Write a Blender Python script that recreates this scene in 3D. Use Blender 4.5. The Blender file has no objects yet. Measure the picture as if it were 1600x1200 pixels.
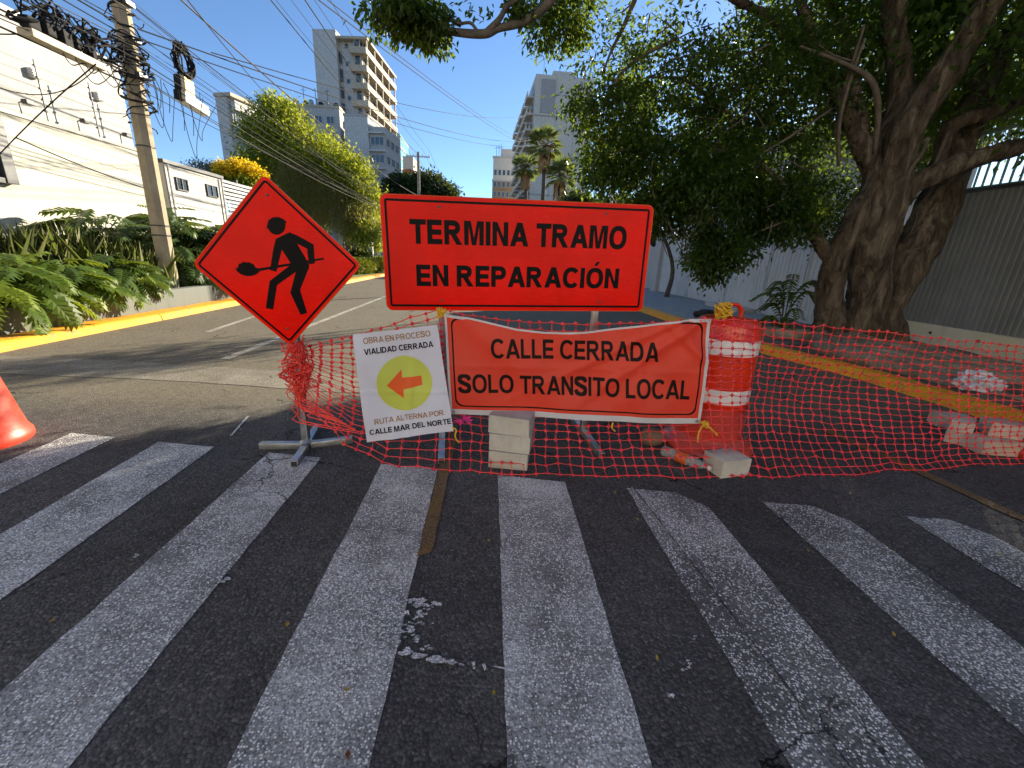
import bpy, bmesh, math, random
import numpy as np
from mathutils import Vector, Matrix
R = math.radians
rng = np.random.default_rng(7); random.seed(7)
scene = bpy.context.scene
COL = scene.collection

# ------------------------------------------------------------------ camera
F, EYE = 650.0, 1.5
_p, _r = math.atan(200/650), math.atan(.047)
_up = np.array([math.sin(_r)*math.cos(_p), math.cos(_r)*math.cos(_p), math.sin(_p)])
_vp = np.array([-32, 202, -F]); _vp /= np.linalg.norm(_vp)
_fw = _vp-_up*_vp.dot(_up); _fw /= np.linalg.norm(_fw)
CM = np.array([np.cross(_fw, _up), _fw, _up])
cam_d = bpy.data.cameras.new('camera'); cam = bpy.data.objects.new('camera', cam_d); COL.objects.link(cam)
cam_d.sensor_width = 36; cam_d.lens = 36*F/1600; cam_d.clip_end = 3000; cam_d.clip_start = .05
cam.matrix_world = Matrix.Translation((0, 0, EYE)) @ Matrix(CM.tolist()).to_4x4()
scene.camera = cam
def ray(px, py): return CM @ np.array([px-800, 600-py, -F])
def at(px, py, Y):
    d = ray(px, py); return Vector((0, 0, EYE))+Vector(d*(Y/d[1]))
def ground(px, py, z=0):
    d = ray(px, py); return Vector((0, 0, EYE))+Vector(d*((z-EYE)/d[2]))

# ------------------------------------------------------------------ light
SUN_AZ, SUN_EL = R(43), R(20.5)
w = bpy.data.worlds.new('World'); scene.world = w; w.use_nodes = True
nt = w.node_tree; nt.nodes.clear()
sky = nt.nodes.new('ShaderNodeTexSky'); sky.sky_type = 'NISHITA'; sky.sun_disc = False
sky.sun_elevation = SUN_EL; sky.sun_rotation = SUN_AZ; sky.altitude = 1500; sky.air_density = 1.0; sky.dust_density = .35; sky.ozone_density = 4.5
bg = nt.nodes.new('ShaderNodeBackground'); bg.inputs['Strength'].default_value = .06
wo = nt.nodes.new('ShaderNodeOutputWorld')
nt.links.new(sky.outputs[0], bg.inputs[0]); nt.links.new(bg.outputs[0], wo.inputs[0])
sl = bpy.data.lights.new('sun', 'SUN'); sl.energy = 4.2; sl.angle = R(.53); sl.color = (1, .88, .68)
sun = bpy.data.objects.new('sun', sl); COL.objects.link(sun)
sdir = Vector((math.sin(SUN_AZ)*math.cos(SUN_EL), math.cos(SUN_AZ)*math.cos(SUN_EL), math.sin(SUN_EL)))
sun.rotation_euler = sdir.to_track_quat('Z', 'Y').to_euler(); sun.location = sdir*60
vs = scene.view_settings; vs.view_transform = 'Standard'; vs.look = 'None'; vs.gamma = 1; vs.use_curve_mapping = False
vs.exposure = 1.85

# ------------------------------------------------------------------ materials
class NT:
    def __init__(s, name):
        s.m = bpy.data.materials.new(name); s.m.use_nodes = True; s.t = s.m.node_tree
        s.b = s.t.nodes['Principled BSDF']; s.out = s.t.nodes['Material Output']
    def n(s, typ, ins=None, **kw):
        x = s.t.nodes.new(typ)
        for k, v in kw.items(): setattr(x, k, v)
        for k, v in (ins or {}).items(): s.put(x.inputs[k], v)
        return x
    def put(s, sock, v):
        if isinstance(v, bpy.types.NodeSocket): s.t.links.new(v, sock)
        else:
            if sock.type == 'RGBA' and len(v) == 3: v = (*v, 1)
            sock.default_value = v
    def pos(s): return s.n('ShaderNodeNewGeometry').outputs['Position']
    def obj(s): return s.n('ShaderNodeTexCoord').outputs['Object']
    def noise(s, vec, scale, detail=4, rough=.55, dist=0): return s.n('ShaderNodeTexNoise', {'Vector': vec, 'Scale': scale, 'Detail': detail, 'Roughness': rough, 'Distortion': dist}).outputs['Fac']
    def vor(s, vec, scale, feature='F1', out='Distance', rnd=1.0): return s.n('ShaderNodeTexVoronoi', {'Vector': vec, 'Scale': scale, 'Randomness': rnd}, feature=feature).outputs[out]
    def math(s, op, a, b=0.0, c=None):
        x = s.n('ShaderNodeMath', operation=op); s.put(x.inputs[0], a); s.put(x.inputs[1], b)
        if c is not None: s.put(x.inputs[2], c)
        return x.outputs[0]
    def ss(s, v, lo, hi, a=0.0, b=1.0):
        return s.n('ShaderNodeMapRange', {'Value': v, 'From Min': lo, 'From Max': hi, 'To Min': a, 'To Max': b}, interpolation_type='SMOOTHSTEP').outputs[0]
    def mix(s, f, a, b, mode='MIX'):
        x = s.n('ShaderNodeMix', data_type='RGBA', blend_type=mode); s.put(x.inputs[0], f); s.put(x.inputs[6], a); s.put(x.inputs[7], b); return x.outputs[2]
    def ramp(s, f, stops):
        x = s.n('ShaderNodeValToRGB', {'Fac': f}); e = x.color_ramp.elements
        while len(e) < len(stops): e.new(.5)
        for i, (p, c) in enumerate(stops): e[i].position = p; e[i].color = (*c, 1)
        return x.outputs[0]
    def mapv(s, vec, scale=(1, 1, 1), rot=(0, 0, 0)): return s.n('ShaderNodeMapping', {'Vector': vec, 'Scale': scale, 'Rotation': rot}).outputs[0]
    def bump(s, h, strength=.3, dist=.01): s.put(s.b.inputs['Normal'], s.n('ShaderNodeBump', {'Height': h, 'Strength': strength, 'Distance': dist}).outputs[0])
    def set(s, **kw):
        for k, v in kw.items(): s.put(s.b.inputs[{'color': 'Base Color', 'rough': 'Roughness', 'metal': 'Metallic', 'spec': 'Specular IOR Level', 'coat': 'Coat Weight', 'trans': 'Transmission Weight', 'alpha': 'Alpha', 'ior': 'IOR'}[k]], v)
        return s.m

def plain(name, c, rough=.6, var=.15, scale=6, metal=0, bump=.1, bscale=60, dirt=0.0, spec=.5, world=False, coat=0):
    s = NT(name); v = s.pos() if world else s.obj()
    n = s.noise(v, scale, 6)
    d = tuple(x*(1-var) for x in c); l = tuple(min(1, x*(1+var)) for x in c)
    col = s.mix(s.ss(n, .3, .7), d, l)
    if dirt:
        n2 = s.noise(s.mapv(v, (2.2, 2.2, .5)), 1.3, 7, .65)
        col = s.mix(s.ss(n2, .48, .75, 0, dirt), col, tuple(x*.35+.01 for x in c))
    if bump: s.bump(s.noise(v, bscale, 3), bump, .01)
    return s.set(color=col, rough=rough, metal=metal, spec=spec, coat=coat)

def asphalt_colour(s):
    P = s.pos()
    warp = s.n('ShaderNodeVectorMath', {0: P, 1: s.n('ShaderNodeVectorMath', {0: s.n('ShaderNodeTexNoise', {'Vector': P, 'Scale': 35.0, 'Detail': 2}).outputs['Color'], 'Scale': .012}, operation='SCALE').outputs[0]}, operation='ADD').outputs[0]
    stone = s.n('ShaderNodeTexVoronoi', {'Vector': warp, 'Scale': 88.0, 'Randomness': 1.0})
    pit = s.vor(warp, 34)
    fine = s.noise(P, 230, 3, .7)
    big = s.noise(P, .7, 6, .6); mid = s.noise(P, 7, 5, .65)
    sep = s.n('ShaderNodeSeparateColor', {0: stone.outputs['Color']}).outputs[0]
    base = s.ramp(sep, [(0, (.042, .04, .038)), (.55, (.072, .068, .064)), (.9, (.105, .1, .093)), (1, (.16, .15, .14))])
    base = s.mix(s.ss(stone.outputs['Distance'], .35, .8, 0, .62), base, (.022, .021, .02))
    base = s.mix(s.ss(fine, .45, .75, 0, .45), base, (.12, .115, .108))
    base = s.mix(s.ss(mid, .4, .72, 0, .35), base, (.11, .104, .098))
    k = s.n('ShaderNodeMapRange', {'Value': big, 'From Min': .3, 'From Max': .7, 'To Min': .8, 'To Max': 1.44}).outputs[0]
    base = s.n('ShaderNodeVectorMath', {0: base, 'Scale': k}, operation='SCALE').outputs[0]
    base = s.mix(s.math('MULTIPLY', s.ss(pit, .0, .3, 1, 0), s.ss(s.noise(P, 14, 3), .46, .58, 0, .85)), base, (.016, .016, .017))
    base = s.mix(s.math('MULTIPLY', s.ss(s.vor(P, 60), .0, .16, 1, 0), s.ss(s.noise(P, 21, 2), .6, .68)), base, (.3, .29, .27))
    # paler, warmer tone beyond the crossing: sunlight on the road put into the colour
    y = s.n('ShaderNodeSeparateXYZ', {0: P}).outputs[1]
    sun_tone = s.ss(s.math('ADD', y, s.math('MULTIPLY', mid, .5)), 3.6, 4.6)
    base = s.mix(s.math('MULTIPLY', sun_tone, .62), base, s.mix(sep, (.12, .104, .073), (.25, .218, .155)))
    # cracks
    w2 = s.n('ShaderNodeVectorMath', {0: P, 1: s.n('ShaderNodeVectorMath', {0: s.n('ShaderNodeTexNoise', {'Vector': P, 'Scale': 2.2, 'Detail': 6, 'Roughness': .65}).outputs['Color'], 'Scale': .55}, operation='SCALE').outputs[0]}, operation='ADD').outputs[0]
    cr = s.vor(w2, .55, 'DISTANCE_TO_EDGE')
    crm = s.math('MULTIPLY', s.ss(cr, .0015, .0055, 1, 0), s.ss(s.noise(P, .9, 2), .47, .58))
    h = s.math('SUBTRACT', s.math('ADD', s.math('MULTIPLY', s.ss(stone.outputs['Distance'], .2, .8, 1, 0), .8), s.math('MULTIPLY', fine, .4)), s.math('MULTIPLY', crm, 1.5))
    return P, base, crm, h, sep, stone.outputs['Distance'], fine, mid

def m_asphalt():
    s = NT('asphalt'); P, base, crm, h, *_ = asphalt_colour(s)
    s.bump(h, .42, .006)
    return s.set(color=s.mix(crm, base, (.008, .008, .008)), rough=.86, spec=.14)

def m_paint(name, colour, keep, speck=1.0, smooth_amt=1.0):
    s = NT(name); P, base, crm, h, sep, sd, fine, mid = asphalt_colour(s)
    wear = s.noise(P, 2.3, 6, .62); w2 = s.noise(s.mapv(P, (3, .6, 1)), 2.0, 4)
    f2 = s.noise(P, 95, 5, .75)
    x = s.n('ShaderNodeSeparateXYZ', {0: P}).outputs[0]
    # a thin grimy film everywhere, whole paint left on single stones
    thr = s.n('ShaderNodeMapRange', {'Value': s.math('ADD', wear, s.math('MULTIPLY', s.math('SUBTRACT', w2, .5), .6)), 'From Min': .3, 'From Max': .72, 'To Min': keep+.2, 'To Max': keep-.22}).outputs[0]
    chip = s.n('ShaderNodeTexVoronoi', {'Vector': P, 'Scale': 120.0}); cs = s.n('ShaderNodeSeparateColor', {0: chip.outputs['Color']}).outputs[1]
    big = s.math('MULTIPLY', s.ss(s.math('SUBTRACT', sep, thr), .0, .06), s.ss(sd, .2, .62, 1, 0))
    sml = s.math('MULTIPLY', s.ss(s.math('SUBTRACT', cs, thr), -.06, .06), s.ss(chip.outputs['Distance'], .3, .6, 1, 0))
    fleck = s.math('MAXIMUM', big, sml)
    lowf = s.noise(P, 1.1, 5, .7, .4)
    film = s.math('MULTIPLY', s.math('MULTIPLY', s.ss(wear, .3, .7, .22, .6), s.ss(lowf, .35, .65, .55, 1.2)), s.ss(f2, .38, .6, .4, 1.3))
    m = s.math('MAXIMUM', s.math('MULTIPLY', film, smooth_amt), s.math('MULTIPLY', fleck, 1.0))
    pc = s.mix(s.ss(fine, .3, .7), tuple(c*.78 for c in colour), colour)
    col = s.mix(m, base, pc); col = s.mix(s.math('MULTIPLY', crm, .85), col, (.02, .02, .02))
    s.bump(s.math('ADD', h, s.math('MULTIPLY', m, .35)), .5, .006)
    return s.set(color=col, rough=.8, spec=.18)

def leaf_mat(name, stops, trans=.35, rough=.42, tcol=None):
    s = NT(name); a = s.n('ShaderNodeAttribute', attribute_name='tint').outputs['Fac']
    c = s.ramp(a, stops); s.set(color=c, rough=rough, spec=.3)
    tr = s.n('ShaderNodeBsdfTranslucent', {'Color': s.mix(.6, c, tcol or (.22, .3, .03))})
    mx = s.n('ShaderNodeMixShader', {0: trans, 1: s.b.outputs[0], 2: tr.outputs[0]})
    s.t.links.new(mx.outputs[0], s.out.inputs[0]); return s.m

def m_bark():
    s = NT('bark'); v = s.obj()
    n = s.noise(s.mapv(v, (5, 5, 1.1)), 1.6, 7, .62, .6); n2 = s.noise(v, 22, 5, .7); n3 = s.noise(v, 1.6, 3)
    c = s.ramp(n, [(.32, (.02, .015, .011)), (.5, (.088, .068, .048)), (.7, (.22, .178, .125))])
    c = s.mix(s.ss(n3, .5, .7, 0, .5), c, (.12, .088, .056))
    c = s.mix(s.ss(n2, .5, .75, 0, .4), c, (.06, .05, .04))
    s.bump(s.math('ADD', n, s.math('MULTIPLY', n2, .5)), 1.0, .07); return s.set(color=c, rough=.92, spec=.1)

def m_sheet(name, c, rough=.32):          # glossy red reflective sheeting: faint mottling, scuffs
    s = NT(name); v = s.obj()
    n = s.noise(v, 1.8, 5, .6); n2 = s.noise(s.mapv(v, (1, 1, 6)), 9, 5, .7)
    col = s.mix(s.ss(n, .35, .7), tuple(x*.8 for x in c), c)
    col = s.mix(s.ss(n2, .62, .8, 0, .1), col, tuple(min(1, x*.85+.02) for x in c))
    s.bump(s.n('ShaderNodeTexVoronoi', {'Vector': v, 'Scale': 3.0}, feature='SMOOTH_F1').outputs[0], .03, .05)
    s.put(s.b.inputs['Roughness'], s.ss(n2, .3, .8, rough-.16, rough+.06))
    return s.set(color=col, spec=.1)

def m_cloth(name, c, trans=.15, rough=.45, spec=.3):
    s = NT(name); v = s.obj(); n = s.noise(v, 3, 5)
    col = s.mix(s.ss(n, .3, .7), tuple(x*.92 for x in c), c)
    s.bump(s.noise(s.mapv(v, (1, 1, 1)), 9, 4, .6), .25, .02); s.set(color=col, rough=rough, spec=spec)
    tr = s.n('ShaderNodeBsdfTranslucent', {'Color': c})
    s.t.links.new(s.n('ShaderNodeMixShader', {0: trans, 1: s.b.outputs[0], 2: tr.outputs[0]}).outputs[0], s.out.inputs[0]); return s.m

def m_yellow():
    s = NT('yellow_kerb_paint'); v = s.pos(); n = s.noise(v, 5, 7, .65); n2 = s.noise(v, 40, 5, .7)
    c = s.mix(s.ss(n, .3, .7), (.68, .29, .005), (.78, .35, .008))
    m = s.ss(s.math('ADD', s.math('MULTIPLY', n, .6), s.math('MULTIPLY', n2, .45)), .545, .63, 0, .85)
    c = s.mix(m, c, (.22, .15, .06)); s.bump(s.math('ADD', n2, n), .5, .015); return s.set(color=c, rough=.7)

def m_white_wall(name, c):
    s = NT(name); v = s.pos(); n = s.noise(v, .8, 6, .6); st = s.noise(s.mapv(v, (3, 3, .22)), 1.1, 7, .68)
    col = s.mix(s.ss(n, .3, .7), tuple(x*.93 for x in c), c)
    col = s.mix(s.ss(st, .5, .78, 0, .4), col, tuple(x*.55 for x in c))
    s.bump(s.noise(v, 45, 4), .15, .01); return s.set(color=col, rough=.85, spec=.25)

def m_soil(name, a, b):
    s = NT(name); v = s.pos(); n = s.noise(v, 2.2, 7, .65); n2 = s.noise(v, 40, 5, .75)
    c = s.mix(s.ss(n, .3, .7), a, b); c = s.mix(s.ss(n2, .5, .75, 0, .6), c, tuple(x*.45 for x in a))
    s.bump(s.math('ADD', n2, s.math('MULTIPLY', n, 2)), .7, .03); return s.set(color=c, rough=.95, spec=.15)

def m_concrete(name, c, world=False, pit=.35):
    s = NT(name); v = s.pos() if world else s.obj()
    n = s.noise(v, 4, 6, .6); n2 = s.noise(v, 120, 4, .8); p = s.vor(v, 90)
    col = s.mix(s.ss(n, .3, .7), tuple(x*.82 for x in c), tuple(min(1, x*1.12) for x in c))
    col = s.mix(s.ss(n2, .52, .75, 0, pit), col, tuple(x*.35 for x in c))
    col = s.mix(s.ss(s.noise(s.mapv(v, (2, 2, .4)), 2, 6, .7), .52, .75, 0, .4), col, tuple(x*.5 for x in c))
    s.bump(s.math('ADD', n2, p), .4, .006); return s.set(color=col, rough=.9, spec=.2)

def m_glassy(name, c, alpha=.35, rough=.08):
    s = NT(name); s.set(color=c, rough=rough, spec=.6)
    tp = s.n('ShaderNodeBsdfTransparent', {'Color': tuple(.6+.4*x for x in c)})
    s.t.links.new(s.n('ShaderNodeMixShader', {0: alpha, 1: tp.outputs[0], 2: s.b.outputs[0]}).outputs[0], s.out.inputs[0]); return s.m

M = dict(
    asphalt=m_asphalt(),
    zebra=m_paint('crosswalk_paint', (.88, .88, .86), .69), zebra_worn=m_paint('worn_crosswalk_paint', (.88, .88, .86), .68, smooth_amt=.45),
    line=m_paint('lane_paint', (.6, .57, .5), .6), faint=m_paint('faint_road_paint', (.42, .4, .34), .92, smooth_amt=.6),
    ochre=m_paint('faded_yellow_paint', (.26, .14, .035), .5, smooth_amt=1.3), spill=m_paint('paint_spill', (.86, .86, .86), .3, smooth_amt=1.4),
    yellow=m_yellow(), soil=m_soil('soil', (.03, .024, .018), (.06, .048, .035)), verge=m_soil('verge_earth', (.11, .09, .072), (.21, .18, .145)),
    far_ground=m_soil('far_ground', (.12, .11, .09), (.18, .16, .13)),
    pave=m_concrete('pavement_concrete', (.36, .35, .335), True), grass=plain('lawn', (.09, .13, .03), .9, .4, 9),
    planter=m_white_wall('grey_planter_render', (.155, .165, .15)), white=m_white_wall('cream_white_render', (.5, .48, .41)), upper=m_white_wall('pale_grey_render', (.4, .395, .37)), fill=m_white_wall('sunlit_cream_render', (.8, .76, .68)), white2=m_white_wall('white_render', (.5, .48, .44)),
    grey_gate=plain('grey_gate_enamel', (.56, .57, .56), .5, .08, 2, dirt=.15, bump=.05, world=True), dark_clad=plain('dark_grey_cladding', (.185, .187, .175), .5, .1, 1.5, dirt=.15, bump=.05, world=True),
    cream=m_white_wall('cream_plinth', (.66, .6, .44)), pole=m_concrete('pole_concrete', (.36, .3, .21)),
    block=m_concrete('concrete_block', (.46, .43, .385), pit=.6), block2=m_concrete('warm_concrete_block', (.58, .48, .4), pit=.6), rock=m_concrete('brown_stone', (.2, .14, .1)),
    steel=plain('galvanised_steel', (.42, .43, .44), .38, .2, 14, .85, .08), dark_steel=plain('dark_steel', (.05, .052, .055), .45, .2, 5, .3),
    sign_red=m_sheet('red_reflective_sheeting', (.82, .006, .001)), sign_edge=m_sheet('orange_sheet_rim', (.72, .07, .015)), black=plain('black_vinyl', (.004, .004, .005), .3, .2, 8, bump=0, spec=.06),
    banner=m_cloth('orange_banner_vinyl', (.76, .06, .03), .22), banner_edge=m_cloth('white_banner_hem', (.6, .59, .62), .15), banner_ink=m_cloth('banner_black_print', (.014, .007, .006), .02, .5, .1),
    poster=m_cloth('white_poster_vinyl', (.6, .62, .74), .12), ink=m_cloth('black_print', (.009, .009, .012), .01, .5, .1), tan_ink=m_cloth('tan_print', (.3, .16, .06), .02),
    lime=m_cloth('lime_print', (.5, .55, .09), .05), arrow=m_cloth('orange_print', (.72, .1, .015), .05),
    net=plain('red_netting_plastic', (.82, .06, .045), .4, .2, 3, bump=0), net2=plain('crimson_knot_plastic', (.62, .016, .03), .4, .2, 3, bump=0),
    drum=plain('orange_drum_plastic', (.68, .03, .006), .28, .12, 5, bump=.04, bscale=9, dirt=.15, coat=.3), drum_base=m_glassy('pink_translucent_plastic', (.72, .08, .05), .8, .3),
    film=m_glassy('clear_film', (.75, .6, .6), .06, .1), tape=plain('white_reflective_tape', (.74, .75, .78), .3, .08, 8, bump=.02),
    cone=plain('red_cone_plastic', (.6, .05, .025), .45, .15, 5, dirt=.3), rope=plain('yellow_rope', (.65, .37, .02), .7, .3, 60, bump=.5, bscale=200), pink=plain('magenta_ribbon', (.65, .03, .25), .5, .2, 20),
    rag=plain('black_cloth', (.015, .015, .018), .8, .3, 12), bag=m_glassy('white_plastic_bag', (.7, .68, .72), .75, .4), bagred=plain('red_print_plastic', (.6, .04, .05), .4),
    bottle=m_glassy('clear_pet', (.75, .77, .77), .24, .08), blabel=plain('orange_bottle_label', (.65, .12, .03), .4, .3, 40), cap=plain('white_cap', (.6, .6, .6), .4),
    cable=plain('black_cable', (.02, .02, .021), .7, .2, 5, bump=0, spec=.12), cable2=plain('pale_cable', (.08, .076, .07), .7, .2, 5, bump=0, spec=.15), tray=plain('beige_tray', (.45, .38, .27), .6, .25, 6, dirt=.4), cabinet=plain('off_white_enamel', (.62, .61, .58), .5, .1, 6, dirt=.3), amber=plain('amber_plastic', (.55, .33, .03), .4),
    bark=m_bark(), twig=plain('twig_bark', (.09, .07, .05), .85, .3, 9), deadfrond=plain('dead_frond', (.36, .2, .08), .9, .35, 12),
    t_white=m_concrete('tower_render', (.5, .49, .47), True, .1), t_tan=plain('tower_beige', (.42, .36, .27), .8, .1, .3, world=True), t_conc=m_concrete('tower_concrete', (.57, .53, .465), True, .2), t_grey=m_concrete('block_render', (.42, .41, .39), True, .1),
    t_brown=plain('brown_render', (.22, .15, .1), .8, .15, .3, world=True), t_glass=plain('dark_window_glass', (.03, .04, .05), .12, .4, .8, bump=0, spec=.8, world=True), t_green=plain('green_curtain_glass', (.2, .42, .38), .15, .2, .5, bump=0, spec=.8, world=True),
    t_red=plain('red_roof_paint', (.5, .05, .03), .6), t_frame=plain('pale_frame', (.4, .4, .4), .6), lampgreen=plain('pale_green_paint', (.25, .36, .24), .5, .1), bulb=plain('white_globe', (.7, .7, .68), .3, .05),
    fic=leaf_mat('ficus_leaf', [(0, (.009, .019, .005)), (.5, (.024, .048, .009)), (.85, (.055, .095, .015)), (1, (.1, .145, .02))], .45, .36, (.3, .42, .04)),
    lime_l=leaf_mat('lime_green_leaf', [(0, (.07, .115, .014)), (.5, (.165, .235, .02)), (1, (.31, .36, .035))], .5, tcol=(.5, .5, .04)),
    olive=leaf_mat('wispy_olive_leaf', [(0, (.1, .1, .035)), (.5, (.18, .17, .055)), (1, (.28, .25, .09))], .55, tcol=(.5, .45, .1)),
    dark_l=leaf_mat('dark_green_leaf', [(0, (.01, .02, .008)), (1, (.035, .06, .018))], .2), flower=leaf_mat('yellow_blossom', [(0, (.6, .4, .01)), (1, (.88, .66, .03))], .4, tcol=(.85, .62, .02)),
    philo=leaf_mat('philodendron_leaf', [(0, (.03, .062, .007)), (.5, (.07, .12, .011)), (1, (.16, .21, .018))], .35, .5, (.35, .42, .02)), philo_d=leaf_mat('deep_philodendron_leaf', [(0, (.03, .06, .014)), (1, (.09, .14, .03))], .3, .42),
    blade=leaf_mat('blade_leaf', [(0, (.05, .065, .02)), (.6, (.11, .12, .045)), (1, (.2, .19, .08))], .35), palm=leaf_mat('palm_leaf', [(0, (.1, .125, .04)), (1, (.28, .29, .12))], .35), hedge=leaf_mat('hedge_leaf', [(0, (.12, .14, .01)), (1, (.3, .28, .02))], .3), grey_l=leaf_mat('grey_leaf', [(0, (.1, .1, .09)), (1, (.2, .2, .17))], .2), litter=leaf_mat('fallen_leaf', [(0, (.42, .36, .03)), (.7, (.4, .2, .03)), (1, (.16, .045, .02))], .2),
    root=m_soil('root_bark', (.18, .15, .11), (.33, .28, .22)),
)

# ------------------------------------------------------------------ object helpers
def link(o, parent=None):
    COL.objects.link(o)
    if parent is not None: o.parent = parent
    return o
def tag(o, label=None, cat=None, group=None, kind=None):
    if label: o['label'] = label
    if cat: o['category'] = cat
    if group: o['group'] = group
    if kind: o['kind'] = kind
    return o
def thing(name, label, cat, loc=(0, 0, 0), rz=0, group=None):
    o = bpy.data.objects.new(name, None); o.empty_display_size = .1; o.location = loc; o.rotation_euler = (0, 0, rz); link(o)
    return tag(o, label, cat, group)
def copy_of(src, parent=None, loc=None, rot=None, scale=None):
    o = src.copy(); COL.objects.link(o); o.parent = parent
    if loc is not None: o.location = loc
    if rot is not None: o.rotation_euler = rot
    if scale is not None: o.scale = scale if hasattr(scale, '__len__') else (scale,)*3
    return o
def copy_thing(src, loc, rot=None, label=None):
    r = src.copy(); COL.objects.link(r); r.location = loc
    if rot is not None: r.rotation_euler = rot
    if label: r['label'] = label
    for ch in list(src.children):
        c = copy_of(ch, r)
        for g in list(ch.children): copy_of(g, c)
    return r

class MB:
    def __init__(s): s.v = []; s.f = []; s.mi = []; s.m = 0
    def add(s, vs, fs):
        b = len(s.v); s.v += [tuple(v) for v in vs]; s.f += [tuple(i+b for i in f) for f in fs]; s.mi += [s.m]*len(fs); return s
    def box(s, a, b, rot=None, bev=0.0):
        (x0, y0, z0), (x1, y1, z1) = a, b
        vs = [Vector(p) for p in ((x0, y0, z0), (x1, y0, z0), (x1, y1, z0), (x0, y1, z0), (x0, y0, z1), (x1, y0, z1), (x1, y1, z1), (x0, y1, z1))]
        fs = [(0, 3, 2, 1), (4, 5, 6, 7), (0, 1, 5, 4), (1, 2, 6, 5), (2, 3, 7, 6), (3, 0, 4, 7)]
        if bev:
            bm = bmesh.new(); bv = [bm.verts.new(v) for v in vs]
            for f in fs: bm.faces.new([bv[i] for i in f])
            bmesh.ops.bevel(bm, geom=list(bm.edges), offset=bev, segments=2, affect='EDGES', profile=.6); bm.verts.index_update()
            vs = [v.co.copy() for v in bm.verts]; fs = [[v.index for v in f.verts] for f in bm.faces]; bm.free()
        if rot is not None: vs = [rot @ v for v in vs]
        return s.add(vs, fs)
    def cbox(s, c, d, rz=0, bev=0.0):
        rot = Matrix.Translation(c) @ Matrix.Rotation(rz, 4, 'Z')
        return s.box((-d[0]/2, -d[1]/2, -d[2]/2), (d[0]/2, d[1]/2, d[2]/2), rot, bev)
    def tube(s, pts, r, n=6, cap=True, flat=1.0):
        pts = [Vector(p) for p in pts]; N = len(pts); rs = r if hasattr(r, '__len__') else [r]*N
        vs = []; up = None
        for i, p in enumerate(pts):
            d = (pts[min(i+1, N-1)]-pts[max(i-1, 0)])
            d = d.normalized() if d.length > 1e-9 else Vector((0, 0, 1))
            if up is None: up = Vector((0, 0, 1)) if abs(d.z) < .9 else Vector((1, 0, 0))
            u = d.cross(up); u = u.normalized() if u.length > 1e-6 else Vector((1, 0, 0)); v = u.cross(d).normalized(); up = v
            for k in range(n):
                a = 2*math.pi*k/n; vs.append(p+u*(rs[i]*math.cos(a))+v*(rs[i]*math.sin(a)*flat))
        fs = [(i*n+k, i*n+(k+1) % n, (i+1)*n+(k+1) % n, (i+1)*n+k) for i in range(N-1) for k in range(n)]
        if cap: fs += [tuple(range(n))[::-1], tuple((N-1)*n+k for k in range(n))]
        return s.add(vs, fs)
    def lathe(s, prof, n=32, c=(0, 0, 0), cap=True, wob=None):
        vs = []
        for r, z in prof:
            for k in range(n):
                a = 2*math.pi*k/n; vs.append((c[0]+r*math.cos(a), c[1]+r*math.sin(a), c[2]+z))
        N = len(prof)
        fs = [(i*n+k, i*n+(k+1) % n, (i+1)*n+(k+1) % n, (i+1)*n+k) for i in range(N-1) for k in range(n)]
        if cap: fs += [tuple(range(n))[::-1], tuple((N-1)*n+k for k in range(n))]
        return s.add(vs, fs)
    def prism(s, poly, y0, y1):           # outline in x,z, thickness along y
        n = len(poly); vs = [(x, y0, z) for x, z in poly]+[(x, y1, z) for x, z in poly]
        fs = [tuple(range(n)), tuple(range(2*n-1, n-1, -1))]+[(i, i+n, (i+1) % n+n, (i+1) % n) for i in range(n)]
        return s.add(vs, fs)
    def ring(s, outer, inner, y0, y1):
        n = len(outer); vs = [(x, y, z) for y in (y0, y1) for L in (outer, inner) for x, z in L]
        fs = []
        for i in range(n):
            j = (i+1) % n
            fs += [(i, j, n+j, n+i), (2*n+j, 2*n+i, 3*n+i, 3*n+j), (j, i, 2*n+i, 2*n+j), (n+i, n+j, 3*n+j, 3*n+i)]
        return s.add(vs, fs)
    def build(s, name, mats, parent=None, smooth=False, fix=True):
        me = bpy.data.meshes.new(name); me.from_pydata(s.v, [], s.f)
        for m in (mats if isinstance(mats, (list, tuple)) else [mats]): me.materials.append(m)
        if any(s.mi): me.polygons.foreach_set('material_index', s.mi)
        if fix:
            bm = bmesh.new(); bm.from_mesh(me); bmesh.ops.recalc_face_normals(bm, faces=bm.faces); bm.to_mesh(me); bm.free()
        if smooth:
            me.polygons.foreach_set('use_smooth', [True]*len(me.polygons))
            if smooth != 'all': me.set_sharp_from_angle(angle=R(40))
        me.update()
        return link(bpy.data.objects.new(name, me), parent)

def rrect(w, h, r, n=6, inset=0.0):
    w, h, r = w/2-inset, h/2-inset, max(.002, r-inset); out = []
    for cx, cz, a0 in ((w-r, h-r, 0), (-w+r, h-r, 90), (-w+r, -h+r, 180), (w-r, -h+r, 270)):
        for k in range(n+1):
            a = R(a0+90*k/n); out.append((cx+r*math.cos(a), cz+r*math.sin(a)))
    return out
def rot2(poly, a): return [(x*math.cos(a)-z*math.sin(a), x*math.sin(a)+z*math.cos(a)) for x, z in poly]
def crom(pts, n=6):
    P = [np.array(p, float) for p in pts]; P = [2*P[0]-P[1]]+P+[2*P[-1]-P[-2]]; out = []
    for i in range(1, len(P)-2):
        for k in range(n):
            t = k/n; out.append(.5*((2*P[i])+(-P[i-1]+P[i+1])*t+(2*P[i-1]-5*P[i]+4*P[i+1]-P[i+2])*t*t+(-P[i-1]+3*P[i]-3*P[i+1]+P[i+2])*t**3))
    out.append(P[-2]); return out
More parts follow.
